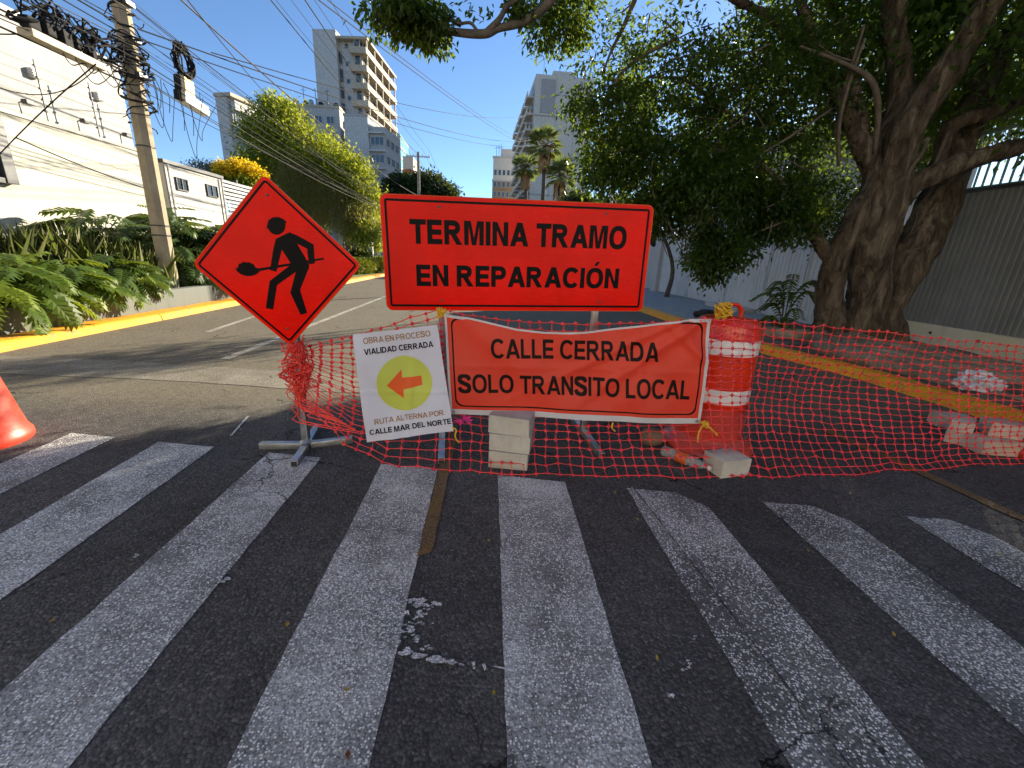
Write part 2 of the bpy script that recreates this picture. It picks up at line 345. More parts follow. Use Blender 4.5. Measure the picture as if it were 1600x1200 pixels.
def glyph(ch, w):
    """outline loops (first outer, then holes) of one bold sans capital, cap height 1, and its width"""
    def arc(cx, cy, rx, ry, a0, a1, n=14, e=2.25):
        o = []
        for k in range(n+1):
            a = R(a0+(a1-a0)*k/n); c, s_ = math.cos(a), math.sin(a)
            o.append((cx+rx*math.copysign(abs(c)**(2/e), c), cy+ry*math.copysign(abs(s_)**(2/e), s_)))
        return o
    h = w*.9
    if ch == 'I': return [[(0, 0), (w, 0), (w, 1), (0, 1)]], w
    if ch == 'L': W = .66; return [[(0, 0), (W, 0), (W, h), (w, h), (w, 1), (0, 1)]], W
    if ch == 'T': W = .8; m = W/2; return [[(m-w/2, 0), (m+w/2, 0), (m+w/2, 1-h), (W, 1-h), (W, 1), (0, 1), (0, 1-h), (m-w/2, 1-h)]], W
    if ch == 'E': W = .74; m = .5+h/2; return [[(0, 0), (W, 0), (W, h), (w, h), (w, m-h), (W*.94, m-h), (W*.94, m), (w, m), (w, 1-h), (W*.98, 1-h), (W*.98, 1), (0, 1)]], W
    if ch == 'N': W = .82; q = w*.98; return [[(0, 0), (q, 0), (q, 1-.36*1.0), (W-q*1.02, 0), (W, 0), (W, 1), (W-q, 1), (W-q, .36), (q*1.02, 1), (0, 1)]], W
    if ch == 'M': W = 1.0; q = w*.93; m = W/2; return [[(0, 0), (q, 0), (q, .8), (m-q*.5, 0), (m+q*.5, 0), (W-q, .8), (W-q, 0), (W, 0), (W, 1), (W-q*1.5, 1), (m, .3), (q*1.5, 1), (0, 1)]], W
    if ch in 'AV':
        W = .98; t = w*1.1; d = W/2-.56*w; ap = (W/2-t)/d
        if ch == 'V': return [[(W/2-.56*w, 0), (W/2+.56*w, 0), (W, 1), (W-t, 1), (W/2, 1-ap), (t, 1), (0, 1)]], W
        return [[(0, 0), (t, 0), (t+d*.2, .2), (W-t-d*.2, .2), (W-t, 0), (W, 0), (W/2+.56*w, 1), (W/2-.56*w, 1)], [(t+d*(.2+h*.92), .2+h*.92), (W-t-d*(.2+h*.92), .2+h*.92), (W/2, ap)]], W
    if ch in 'OÓ':
        W = .98; L = [arc(W/2, .5, W/2, .515, 0, 360, 40)[:-1], arc(W/2, .5, W/2-w*1.02, .515-h*.98, 0, 360, 40)[:-1]]
        if ch == 'Ó': L.append([(W*.42, 1.09), (W*.56, 1.09), (W*.76, 1.3), (W*.53, 1.3)])
        return L, W
    if ch == 'C': W = .93; o = arc(W*.52, .5, W*.52, .515, 38, 322, 34); i = arc(W*.52, .5, W*.52-w*1.02, .515-h*.98, 322, 38, 34); return [o+i], W*.97
    if ch == 'D': W = .88; return [[(0, 0)]+arc(W*.4, .5, W*.6, .5, -90, 90, 24)+[(0, 1)], [(w, h)]+arc(W*.4, .5, W*.6-w*1.02, .5-h, -90, 90, 24)+[(w, 1-h)]], W
    if ch in 'PR':
        W = .84 if ch == 'P' else .9; bw = .8; lo = .36 if ch == 'P' else .41; ry = (1-lo)/2
        hole = [(w, lo+h)]+arc(bw*.55, 1-ry, bw*.45-w*1.0, ry-h, -90, 90, 14)+[(w, 1-h)]
        if ch == 'P': return [[(0, 0), (w, 0), (w, lo)]+arc(bw*.55, 1-ry, bw*.45, ry, -90, 90, 18)+[(0, 1)], hole], bw
        return [[(0, 0), (w, 0), (w, lo), (W*.36, lo), (W-w*1.22, 0), (W, 0), (W*.66, lo+.02)]+arc(bw*.55, 1-ry, bw*.45, ry, -62, 90, 16)+[(0, 1)], hole], W
    if ch == 'B':
        W = .82; return [[(0, 0)]+arc(W*.52, .275, W*.48, .275, -90, 78, 14)+arc(W*.5, .765, W*.44, .235, -70, 90, 14)+[(0, 1)], [(w, h)]+arc(W*.5, .27, W*.5-w*1.05, .27-h*.98, -90, 90, 12)+[(w, .54-h*.96+h)], [(w, .54+h*.46)]+arc(W*.48, .54+h*.46+(1-h-.54-h*.46)/2, W*.46-w*1.02, (1-h-.54-h*.46)/2, -90, 90, 12)+[(w, 1-h)]], W
    if ch == 'U': W = .82; r_ = W/2; return [[(0, 1)]+arc(r_, .36, r_, .375, 180, 360, 20)+[(W, 1), (W-w, 1)]+arc(r_, .36, r_-w, .375-h, 360, 180, 20)+[(w, 1)]], W
    if ch == 'S':
        W = .86; v0, v1 = h/2-.015, 1-h/2+.015; u0, u1 = w/2, W-w/2
        C_ = crom([(u1-.0, .70), (W*.80, v1-.07), (W*.5, v1), (u0+.10, v1-.05), (u0+.0, .735), (u0+.13, .6), (W*.52, .51), (u1-.09, .415), (u1, .27), (u1-.10, v0+.055), (W*.48, v0), (u0+.06, v0+.08), (u0-.02, .31)], 5)
        P = [np.array(p) for p in C_]; Lf, Rt = [], []
        for i, p in enumerate(P):
            d = P[min(i+1, len(P)-1)]-P[max(i-1, 0)]; d = d/(np.linalg.norm(d)+1e-9); nn = np.array([-d[1], d[0]]); k = h/2*abs(nn[1])+w/2*abs(nn[0]); Lf.append(tuple(p+nn*k)); Rt.append(tuple(p-nn*k))
        return [Lf+Rt[::-1]], W
    raise KeyError(ch)
def text_mesh(txt, wt=.2, cuts=0):
    """a line of capitals as filled flat outlines: vertices (u, v) in a unit box (v = 1 at cap height) and faces"""
    cu = bpy.data.curves.new('t', 'CURVE'); cu.dimensions = '2D'; cu.fill_mode = 'FRONT'; x = 0.0
    for ch in txt:
        if ch == ' ': x += .34; continue
        loops, W = glyph(ch, wt)
        for L in loops:
            sp_ = cu.splines.new('POLY'); sp_.points.add(len(L)-1); sp_.use_cyclic_u = True
            for q, (a, b_) in zip(sp_.points, L): q.co = (x+a, b_, 0, 1)
        x += W+(.1 if ch not in 'AVT' else .055)
    o = bpy.data.objects.new('t', cu); COL.objects.link(o); bpy.context.view_layer.update()
    me = bpy.data.meshes.new_from_object(o.evaluated_get(bpy.context.evaluated_depsgraph_get()))
    bm = bmesh.new(); bm.from_mesh(me); bmesh.ops.remove_doubles(bm, verts=bm.verts, dist=1e-5)
    xs = [v.co.x for v in bm.verts]; x0, x1 = min(xs), max(xs)
    if cuts:
        for i in range(1, cuts):
            bmesh.ops.bisect_plane(bm, geom=list(bm.verts)+list(bm.edges)+list(bm.faces), plane_co=(x0+(x1-x0)*i/cuts, 0, 0), plane_no=(1, 0, 0))
        for i in range(1, 6):
            bmesh.ops.bisect_plane(bm, geom=list(bm.verts)+list(bm.edges)+list(bm.faces), plane_co=(0, i/6, 0), plane_no=(0, 1, 0))
    bm.verts.index_update()
    V = [((v.co.x-x0)/(x1-x0), v.co.y) for v in bm.verts]; Fc = [[v.index for v in f.verts] for f in bm.faces]
    bm.free(); bpy.data.objects.remove(o); bpy.data.meshes.remove(me); bpy.data.curves.remove(cu)
    return V, Fc
def leaves(name, mat, parent, pos, dirs, nrm, L, W, tint, fold=.15, tipdrop=.0):
    """many rhombic leaf blades in one mesh"""
    pos, dirs, nrm = (np.asarray(a, float) for a in (pos, dirs, nrm)); n = len(pos)
    dirs /= np.linalg.norm(dirs, axis=1)[:, None]+1e-9
    side = np.cross(dirs, nrm); side /= np.linalg.norm(side, axis=1)[:, None]+1e-9; up = np.cross(side, dirs)
    L = np.broadcast_to(np.asarray(L, float), n)[:, None]; W = np.broadcast_to(np.asarray(W, float), n)[:, None]
    a = pos; c = pos+dirs*L-up*(L*tipdrop); m = pos+dirs*L*.45
    b = m+side*W*.5+up*W*fold; d = m-side*W*.5+up*W*fold
    V = np.stack([a, b, c, d], 1).reshape(-1, 3)
    me = bpy.data.meshes.new(name); me.vertices.add(4*n); me.vertices.foreach_set('co', V.ravel())
    idx = np.arange(4*n).reshape(n, 4); tri = np.concatenate([idx[:, [0, 1, 2]], idx[:, [0, 2, 3]]], 1).reshape(-1)
    me.loops.add(6*n); me.loops.foreach_set('vertex_index', tri); me.polygons.add(2*n)
    me.polygons.foreach_set('loop_start', np.arange(2*n)*3); me.update(calc_edges=True)
    at_ = me.attributes.new('tint', 'FLOAT', 'FACE'); at_.data.foreach_set('value', np.repeat(np.clip(tint, 0, 1), 2).astype(np.float32))
    me.materials.append(mat); me.validate()
    return link(bpy.data.objects.new(name, me), parent)
def unit(n): v = rng.normal(size=(n, 3)); return v/np.linalg.norm(v, axis=1)[:, None]
def cloud(blobs, nclump, per, cr, bias=.45, droop=.35, outward=.5, keep=None):
    """clumps of leaves spread through ellipsoids (c, r[, weight]); returns arrays for leaves()"""
    C = np.array([b[0] for b in blobs], float); Rr = np.array([b[1] for b in blobs], float)
    wt = np.array([(b[2] if len(b) > 2 else 1.0)*np.prod(b[1])**(2/3) for b in blobs]); wt /= wt.sum()
    k = rng.choice(len(blobs), nclump, p=wt); d = unit(nclump); rad = rng.random(nclump)**bias
    cp = C[k]+d*Rr[k]*rad[:, None]; od = d
    if keep is not None: q = keep(cp); cp, od = cp[q], od[q]
    n = len(cp); ct = rng.random(n)
    p = np.repeat(cp, per, 0)+rng.normal(size=(n*per, 3))*cr*np.array([1, 1, .75]); o = np.repeat(od, per, 0)
    dr = o*outward+unit(n*per)*.8+np.array([0, 0, -droop]); nr = unit(n*per)*.7+np.array([0, 0, 1.0])
    t = np.repeat(ct, per)*.55+rng.random(n*per)*.45
    return p, dr, nr, t
exec_hooks = []

# ================================================================== GROUND
def sheet(name, poly, z, mat, parent=None, kind=None, thick=0):
    b = MB(); n = len(poly)
    b.add([(x, y, z) for x, y in poly], [tuple(range(n))]); o = b.build(name, mat, parent, fix=False)
    if o.data.polygons[0].normal.z < 0: o.data.flip_normals()
    if kind: o['kind'] = kind
    return o
sheet('ground', [(-900, -300), (900, -300), (900, 1500), (-900, 1500)], -.012, M['far_ground'], kind='structure')
road = sheet('road', [(-6.4, -14), (6.2, -14), (6.2, 4), (5.2, 10), (4.8, 13), (4.6, 160), (-6.4, 160)], 0, M['asphalt'], kind='structure')
def strip(name, pts, z, mat, jag=0.0, seg=.25):
    """painted marking following its corner outline, edges slightly ragged"""
    out = []
    n = len(pts)
    for i in range(n):
        a, b = Vector(pts[i]), Vector(pts[(i+1) % n]); k = max(1, int((b-a).length/seg))
        for j in range(k):
            p = a.lerp(b, j/k)
            out.append((p.x+random.uniform(-jag, jag), p.y+random.uniform(-jag, jag)))
    return sheet(name, out, z, mat, road)
for i, (xa, xb, xc, xd) in enumerate([(-3.28, -2.90, -3.2, -2.86), (-2.53, -2.07, -2.42, -2.0), (-1.63, -1.22, -1.62, -1.18), (-.76, -.345, -.735, -.30), (.09, .56, .10, .525), (.98, 1.45, .995, 1.42), (1.86, 2.31, 1.9, 2.34), (2.72, 3.1, 2.76, 3.14)]):
    ya, yb = 2.655-.165*xa, 2.655-.165*xb
    mt = M['zebra_worn'] if i >= 5 else M['zebra']
    pts = [(xa, ya), (xb, yb), (xd, -1.0), (xc, -1.0)]
    if i >= 5: pts = [(xa, ya), (xa+.25*(xb-xa), ya-.02), (xa+.7*(xb-xa), yb+.03), (xb, yb-.14), (xd, -1.0), (xc, -1.0)]
    strip('crosswalk_stripe', pts, .004, mt, .004, .12)
strip('lane_line', [(-3.60, 5.6), (-3.48, 5.6), (-3.48, 14.5), (-3.6, 14.5)], .004, M['line'], .006)
for k in range(6): strip('lane_line', [(-3.60, 18+k*9), (-3.48, 18+k*9), (-3.48, 23+k*9), (-3.6, 23+k*9)], .004, M['line'], .004)
strip('lane_line', [(-4.93, 7.4), (-4.83, 7.4), (-5.03, 9.3), (-5.13, 9.3)], .004, M['line'], .006)
strip('stop_line', [(-6.28, 5.47), (-4.56, 5.36), (-2.3, 5.08), (.6, 4.85), (2.4, 4.7), (2.4, 4.1), (.6, 4.25), (-2.0, 4.4), (-3.3, 4.6), (-6.28, 4.75)], .004, M['faint'], .012)
strip('yellow_line', [(-.338, 1.8), (-.262, 1.83), (-.235, 6.5), (-.31, 6.5)], .008, M['ochre'], .006, .1)
strip('yellow_line', [(3.52, 1.9), (3.62, 1.93), (3.38, 3.6), (3.28, 3.6)], .008, M['ochre'], .008, .1)
strip('chalk_mark', [(-2.075, 3.2), (-2.055, 3.2), (-2.15, 3.62), (-2.17, 3.62)], .008, M['spill'], .004, .05)
def chip(px, py, r, i, stretch=1.6):
    c = ground(px, py); n = 11; a0 = random.uniform(0, 6.3); pts = []
    for k in range(n):
        a = a0+6.2832*k/n; q = r*random.uniform(.45, 1.25); pts.append((c.x+q*stretch*math.cos(a), c.y+q*math.sin(a)))
    return sheet('paint_chip', pts, .0085+i*.00003, M['spill'], road)
ci = 0
for px, py, r, n, sx, sy in ((610, 942, .010, 14, 42, 7), (656, 946, .010, 16, 18, 8), (648, 962, .008, 9, 16, 8), (640, 985, .008, 12, 14, 9), (655, 975, .005, 8, 14, 9), (625, 985, .009, 8, 24, 10), (580, 960, .006, 10, 30, 20), (610, 1008, .009, 8, 24, 12), (632, 1020, .009, 6, 14, 7), (662, 1018, .007, 5, 14, 8), (655, 1028, .010, 4, 10, 4), (672, 1032, .010, 7, 10, 2), (690, 1036, .007, 7, 12, 2), (665, 950, .005, 12, 12, 10), (650, 1000, .005, 10, 14, 10), (690, 1035, .009, 4, 8, 2), (708, 1039, .009, 4, 8, 2), (722, 1041, .007, 2, 4, 2), (590, 1000, .006, 5, 26, 12), (1082, 998, .005, 5, 14, 10), (1075, 1045, .005, 5, 12, 12), (1050, 1090, .007, 2, 4, 2), (375, 668, .006, 2, 8, 8), (212, 872, .008, 4, 10, 4), (345, 910, .012, 6, 30, 9)):
    for _ in range(n): chip(px+random.gauss(0, sx*.5), py+random.gauss(0, sy*.5), r*random.uniform(.6, 1.3), ci); ci += 1
for px in ((736, 1037, 742, 1049), (753, 1040, 760, 1051), (768, 1043, 806, 1052)):
    a, c = ground(px[0], px[1]), ground(px[2], px[3]); strip('paint_spill', [(a.x, a.y), (a.x+.012, a.y+.002), (c.x, c.y+.008), (c.x-.008, c.y)], .008, M['spill'], .002, .03)

for off, mt, wd in ((0, 'line', .012), (.016, 'asphalt', .007)):
    pa = [ground(985, 762), ground(1075, 880), ground(1180, 1020), ground(1330, 1215)]
    L_ = [(p.x+off+random.uniform(-.004, .004), p.y) for p in pa for _ in (0,)]
    strip('road_scar', L_+[(x+wd, y) for x, y in L_[::-1]], .0075, M[mt], .004, .05)
# kerbs: separate yellow concrete lengths
def kerb(name, line, side, width, h, L, yellow_to):
    root = bpy.data.objects.new(name, None); link(root); root['kind'] = 'structure'
    prof = [(0, -.02), (.035, h*.72), (.06, h*.93), (.1, h), (width, h), (width, -.02)]
    for (ax, ay), (bx, by) in zip(line[:-1], line[1:]):
        a, c = Vector((ax, ay, 0)), Vector((bx, by, 0)); n = max(1, round((c-a).length/L)); d = (c-a).normalized(); nn = Vector((d.y, -d.x, 0))*side
        for i in range(n):
            p, q = a.lerp(c, i/n)+d*.006, a.lerp(c, (i+1)/n)-d*.006
            b = MB(); m = len(prof); jz = random.uniform(-.006, .006); jn = random.uniform(-.012, .012); K = 6; vs = []
            for k in range(K+1):
                t = k/K; s_ = p.lerp(q, t); w1 = random.uniform(-.006, .006)
                vs += [s_+nn*(u+jn+(w1 if 0 < j < 4 else 0))+Vector((0, 0, v+jz+(w1*.7 if 0 < j < 5 else 0))) for j, (u, v) in enumerate(prof)]
            fs = [(k*m+j, k*m+j+1, (k+1)*m+j+1, (k+1)*m+j) for k in range(K) for j in range(m-1)]+[tuple(range(m)), tuple(range(K*m, K*m+m))]
            b.add(vs, fs); b.build('kerb_stone', M['yellow'], root, smooth=True)
    return root
kerb('kerb', [(-6.33, .5), (-6.33, 40)], -1, .42, .13, 2.6, 40)
kerb('kerb', [(5.62, -.5), (5.55, 3.7), (5.42, 5.6), (4.98, 7.25), (4.78, 10.5), (4.72, 13), (4.6, 44)], 1, .26, .15, 2.0, 40)
# verge with roots, pavement beyond
vb = MB(); nx, ny = 26, 60
xs = [5.5+4.2*i/nx for i in range(nx+1)]; ys = [-4+15*j/ny for j in range(ny+1)]
def kx(y): return np.interp(y, [-4, 3.7, 5.6, 7.25, 10.5, 13], [5.85, 5.77, 5.66, 5.22, 5.02, 4.95])
vv = []
for j, y in enumerate(ys):
    for i in range(nx+1):
        x = kx(y)+(9.45-kx(y))*i/nx; e = min(1, i/3)
        vv.append((x, y, .135+e*(.02*math.sin(x*5+y*2.1)+.018*math.sin(x*2.3-y*4.3)+random.uniform(-.008, .008))+.1*math.exp(-((x-7.1)**2+(y-7.9)**2)/1.2)))
vb.add(vv, [(j*(nx+1)+i, j*(nx+1)+i+1, (j+1)*(nx+1)+i+1, (j+1)*(nx+1)+i) for j in range(ny) for i in range(nx)])
vb.build('verge', M['verge'], smooth='all')['kind'] = 'structure'
sheet('pavement', [(5.02, 10.5), (4.97, 13), (4.86, 44), (9.5, 44), (9.5, 10.5)], .139, M['pave'], kind='structure')
sheet('pavement', [(-9.95, 15), (-6.75, 15), (-6.75, 60), (-9.95, 60)], .12, M['grass'], kind='structure').name = 'lawn'

# ================================================================== LEFT: planter, white buildings
pw = MB(); K = 18
pw.box((-6.98, .5, 0), (-6.76, 20.5, .49), None, .015)
tag(pw.build('planter_wall', M['planter'], smooth=True), 'low grey rendered planter wall behind the yellow kerb on the left', 'planter wall')
sb = MB(); N = 40
for j in range(N+1):
    y = .6+19.8*j/N
    for i in range(9):
        x = -9.95+2.97*i/8; sb.v.append((x, y, .42+.05*math.sin(x*3+y*2)+random.uniform(-.02, .02)))
sb.f = [(j*9+i, j*9+i+1, (j+1)*9+i+1, (j+1)*9+i) for j in range(N) for i in range(8)]; sb.mi = [0]*len(sb.f)
sb.build('planter_soil', M['soil'], smooth='all')['kind'] = 'structure'

wh = thing('white_building', 'large cream white building with a blank upper wall beside the concrete pole', 'building', (-10, 8, 0))
def local(b, root): # shift world-built verts into the root's frame
    o = Vector(root.location); b.v = [tuple(Vector(v)-o) for v in b.v]; return b
local(MB().box((-10.35, -3, 0), (-10, 14.2, 3.82)), wh).build('wall', M['white'], wh)
local(MB().box((-10.38, -3, 3.823), (-9.97, 14.2, 3.9)), wh).build('coping', M['white2'], wh)
local(MB().box((-18, -3, 0), (-10.65, 14.35, 6.05)), wh).build('wall', M['upper'], wh)
local(MB().box((-18.05, -3, 6.053), (-10.6, 14.4, 6.16)), wh).build('parapet', M['dark_steel'], wh)
for (y, z) in ((11.72, 5.0), (13.38, 5.06)):
    v = local(MB().box((-10.65, y-.1, z-.09), (-10.53, y+.1, z+.09), None, .01), wh).build('vent_hood', M['t_frame'], wh)
    q = MB()
    for k in range(3): q.box((-10.529, y-.085, z-.07+k*.05), (-10.52, y+.085, z-.04+k*.05))
    local(q, wh).build('louvre', M['dark_steel'], v)
bay = MB().box((-10.0, 6.8, 2.55), (-9.93, 9.75, 3.0), None, .01); wf = local(bay, wh).build('window', M['t_glass'], wh)
local(MB().box((-10, 9.752, 2.45), (-9.84, 9.98, 4.5), None, .01).box((-10, 6.7, 3.003), (-9.86, 9.75, 3.1)).box((-10, 6.7, 2.45), (-9.86, 9.75, 2.547)), wh).build('frame', M['dark_steel'], wf)
for k, z in enumerate((2.62, 2.8, 2.95)):
    local(MB().lathe([(.01, -.06), (.05, -.04), (.065, 0), (.05, .04), (.01, .06)], 12, (-9.88, 9.45-.15*k, z)), wh).build('bulb', M['bulb'], wf, True)
lg = MB()
for k in range(2): lg.box((-9.97+.0, 9.72+.2*k, 3.15), (-9.94, 9.75+.2*k, 4.65))
for k in range(6): lg.box((-9.968, 9.75, 3.25+.24*k), (-9.942, 9.92, 3.28+.24*k))
local(lg, wh).build('grille', M['steel'], wh)
# electric fence on the parapet
ef = thing('electric_fence', 'thin electric fence of posts and wires along the cream parapet', 'fence', (-10.15, 8, 3.9))
pm = None
for k, y in enumerate((5.2, 7.6, 10.0, 11.3, 12.6, 13.9)):
    if pm is None:
        b = MB().tube([(0, 0, 0), (0, 0, 1.25)], .014, 6)
        for q in range(5): b.cbox((0, 0, .25+.22*q), (.05, .05, .035))
        pm = b.build('post', M['dark_steel'], ef); pm.location = (0, y-8, 0)
    else: copy_of(pm, ef, (0, y-8, 0))
for q in range(5): MB().tube([(0, -9, .25+.22*q), (.0, 0, .235+.22*q), (0, 5.9, .25+.22*q)], .004, 3).build('wire', M['cable'], ef)
for k, y in enumerate((10.6, 11.9, 13.1)): # little bracket lamps on the coping
    l = thing('wall_lamp', ['small floodlight on the cream parapet, nearest the dark window', 'small floodlight on the cream parapet between two others', 'small floodlight on the cream parapet closest to the pole'][k], 'lamp', (-10.02, y, 3.9), 0, 'floodlights on the cream parapet')
    MB().tube([(0, 0, 0), (0, 0, .22), (.12, 0, .26)], .015, 6).build('bracket', M['dark_steel'], l); MB().cbox((.17, 0, .23), (.12, .16, .09), 0, .01).build('lamp_head', M['dark_steel'], l)

b2 = thing('white_house', 'low white building with two small sliding windows behind the pole', 'building', (-10, 15.7, 0))
local(MB().box((-17, 14.45, 0), (-10, 17.3, 3.72)), b2).build('wall', M['white2'], b2)
local(MB().box((-17, 14.4, 3.723), (-9.93, 17.36, 3.82)), b2).build('cornice', M['dark_steel'], b2)
for (y0, y1, z0, z1) in ((14.87, 15.4, 3.02, 3.4), (16.35, 16.95, 3.02, 3.42)):
    fr = MB().box((-10, y0, z0), (-9.95, y1, z0+.03)).box((-10, y0, z1-.03), (-9.95, y1, z1)).box((-10, y0, z0+.031), (-9.95, y0+.03, z1-.031)).box((-10, y1-.03, z0+.031), (-9.95, y1, z1-.031)).box((-10, (y0+y1)/2-.015, z0+.031), (-9.95, (y0+y1)/2+.015, z1-.031))
    f_ = local(fr, b2).build('window', M['dark_steel'], b2)
    for s_ in (0, 1): local(MB().box((-9.999, y0+.031+s_*((y1-y0)/2-.015), z0+.031), (-9.98, (y0+y1)/2-.016+s_*((y1-y0)/2-.015), z1-.031)), b2).build('pane', M['t_glass'], f_)
for x_, y_ in ((-9.93, 14.55), (-9.93, 17.2)): local(MB().tube([(x_, y_, .3), (x_, y_, 3.7)], .03, 8), b2).build('downpipe', M['t_frame'], b2)
cp = thing('carport', 'pale flat carport roof on slim posts beyond the white house', 'carport', (-9.3, 18.6, 0))
MB().add([(-2.5, -1, 2.35), (.9, -1, 2.15), (.9, 2.2, 2.15), (-2.5, 2.2, 2.6), (-2.5, -1, 2.45), (.9, -1, 2.25), (.9, 2.2, 2.25), (-2.5, 2.2, 2.7)], [(0, 1, 2, 3), (4, 5, 6, 7), (0, 1, 5, 4), (1, 2, 6, 5), (2, 3, 7, 6), (3, 0, 4, 7)]).build('roof', M['cabinet'], cp)
for k in (-.9, 2.1): MB().tube([(.8, k, 0), (.8, k, 2.16)], .04, 8).build('post', M['dark_steel'], cp)
sf = thing('slatted_fence', 'grey horizontal slat screen above the carport beside the white house', 'fence', (-10.2, 17.45, 0))
s0 = None
for k in range(9):
    if s0 is None: s0 = MB().box((-.02, 0, 0), (.02, 2.6, .09)).build('slat', M['t_frame'], sf); s0.location = (0, 0, 2.55)
    else: copy_of(s0, sf, (0, 0, 2.55+.14*k))
for k in (0, 1.3, 2.6): MB().box((-.06, k-.03, 0), (-.021, k+.03, 3.9)).build('post', M['dark_steel'], sf)

# ================================================================== RIGHT: gates, dark clad wall, railing
wall = thing('clad_wall', 'tall dark grey corrugated wall on a cream plinth at the right', 'wall', (9.3, 5, 0))
xw, rib = 9.3, .105
b = MB(); y = -6.0; prof = []
while y < 9.45:
    prof += [(y, 0), (y+rib*.44, 0), (y+rib*.5, .022), (y+rib*.94, .022)]; y += rib
vs = []; n = len(prof)
for z in (.52, 3.08): vs += [(xw-.0-d, yy, z) for yy, d in prof]
b.add(vs, [(i, i+1, n+i+1, n+i) for i in range(n-1)]); local(b, wall).build('cladding', M['dark_clad'], wall)
local(MB().box((9.33, -6, .05), (9.6, 9.5, 3.06)), wall).build('core', M['pave'], wall)
local(MB().box((9.2, -6, .02), (9.34, 9.52, .525), None, .012), wall).build('plinth', M['cream'], wall)
wv = MB().lathe([(.028, -.01), (.028, .012), (.02, .012), (.02, -.01)], 14)
for y_ in (8.2, 7.3, 6.3, 5.2):
    o = wv.build('weep_hole', M['rag'], wall) if y_ == 8.2 else copy_of(o, wall)
    o.location = (9.2-9.3, y_-5, .36); o.rotation_euler = (0, R(90), 0)
local(MB().box((9.24, -6, 3.083), (9.62, 9.5, 3.14)), wall).build('coping', M['dark_steel'], wall)
rl = thing('railing', 'pale vertical bar railing on top of the dark grey wall', 'railing', (9.45, 5, 3.14))
br = None
for k in range(100):
    y_ = 9.3-k*.15
    if br is None: br = MB().box((-.014, -.014, .06), (.014, .014, 1.0)).build('bar', M['lampgreen'], rl); br.location = (0, y_-5, 0)
    else: copy_of(br, rl, (0, y_-5, 0))
for z in (.03, 1.03): MB().box((-.02, -11, z-.03), (.02, 4.4, z+.029)).build('rail', M['lampgreen'], rl)
for y_ in (4.42, 1.9, -1, -4, -7): MB().box((-.03, y_, 0), (.03, y_+.06, 1.1)).build('post', M['lampgreen'], rl)

gt = thing('metal_gate', 'long grey ribbed metal gate of several tall panels behind the tree', 'gate', (8.25, 15, .13))
for (y0, y1) in ((20.5, 17.5), (17.45, 14.6), (14.55, 12.5), (12.45, 10.9), (10.85, 9.6)):
    b = MB(); pr = []; y_ = y1
    while y_ < y0-.02: pr += [(y_, 0), (y_+.07, 0), (y_+.08, .014), (min(y0, y_+.15), .014)]; y_ += .16
    n = len(pr); b.add([(-d, yy-15, z) for z in (.06, 2.45) for yy, d in pr], [(i, i+1, n+i+1, n+i) for i in range(n-1)])
    b.box((.01, y1-15, .03), (.06, y0-15, 2.5)); b.box((-.04, y1-15, .0), (.008, y1-14.96, 2.5)).box((-.04, y0-15.04, 0), (.008, y0-15, 2.5)).box((-.04, y1-14.958, 2.452), (.008, y0-15.042, 2.5))
    b.build('gate_panel', M['grey_gate'], gt)
MB().cbox((-.06, -2.42, 1.35), (.05, .09, .16), 0, .008).build('lock_box', M['cabinet'], gt)
MB().tube([(-.06, -2.9, 1.1), (-.1, -2.9, 1.1), (-.1, -2.9, .85), (-.06, -2.9, .85)], .012, 6).build('handle', M['steel'], gt)
for y_ in (20.9,): tag(MB().box((8.05, 20.55, .1), (8.6, 21.2, 2.9), None, .01).build('gate_pillar', M['white2']), 'white rendered pillar at the far end of the grey gate', 'pillar')
tag(MB().box((7.6, 12.6, .135), (8.2, 14.6, .26), None, .012).build('door_step', M['white2']), 'white concrete step at the foot of the grey gate', 'step')
tag(MB().box((8.6, 21.3, .0), (8.9, 70, 2.9), None, .012).build('boundary_wall', M['white2']), 'long white boundary wall beyond the grey gate', 'wall')

ph = thing('shading_house', 'low pale house added behind the grey gate to shade the road, mostly hidden by the ficus', 'building', (9.4, 18, 0))  # added house, sized so its shadow covers the right side of the road
MB().box((0, -4, 0), (6, 4, 5.5)).build('wall', M['white2'], ph); MB().box((-.08, -4.1, 5.502), (6.1, 4.1, 5.7)).build('roof_slab', M['t_grey'], ph)
for y_ in (-2.4, 1.2): MB().box((-.03, y_, 3.4), (-.002, y_+1.3, 4.6)).build('window', M['t_glass'], ph)
# the sunlit building across the junction, which the glossy signs mirror
jb = thing('cream_building', 'sunlit cream building across the junction, mirrored in the glossy orange sign', 'building', (-8, -15, 0))
MB().box((-24, -8, 0), (22, 0, 12.5)).build('wall', M['fill'], jb); MB().box((-24.2, -8, 12.51), (22.2, .2, 12.9)).build('parapet', M['t_frame'], jb)
for k in range(3):
    for j in range(9): MB().box((-22+5*j, .003, 1.6+3.7*k), (-19.6+5*j, .06, 3.4+3.7*k)).build('window', M['t_glass'], jb)

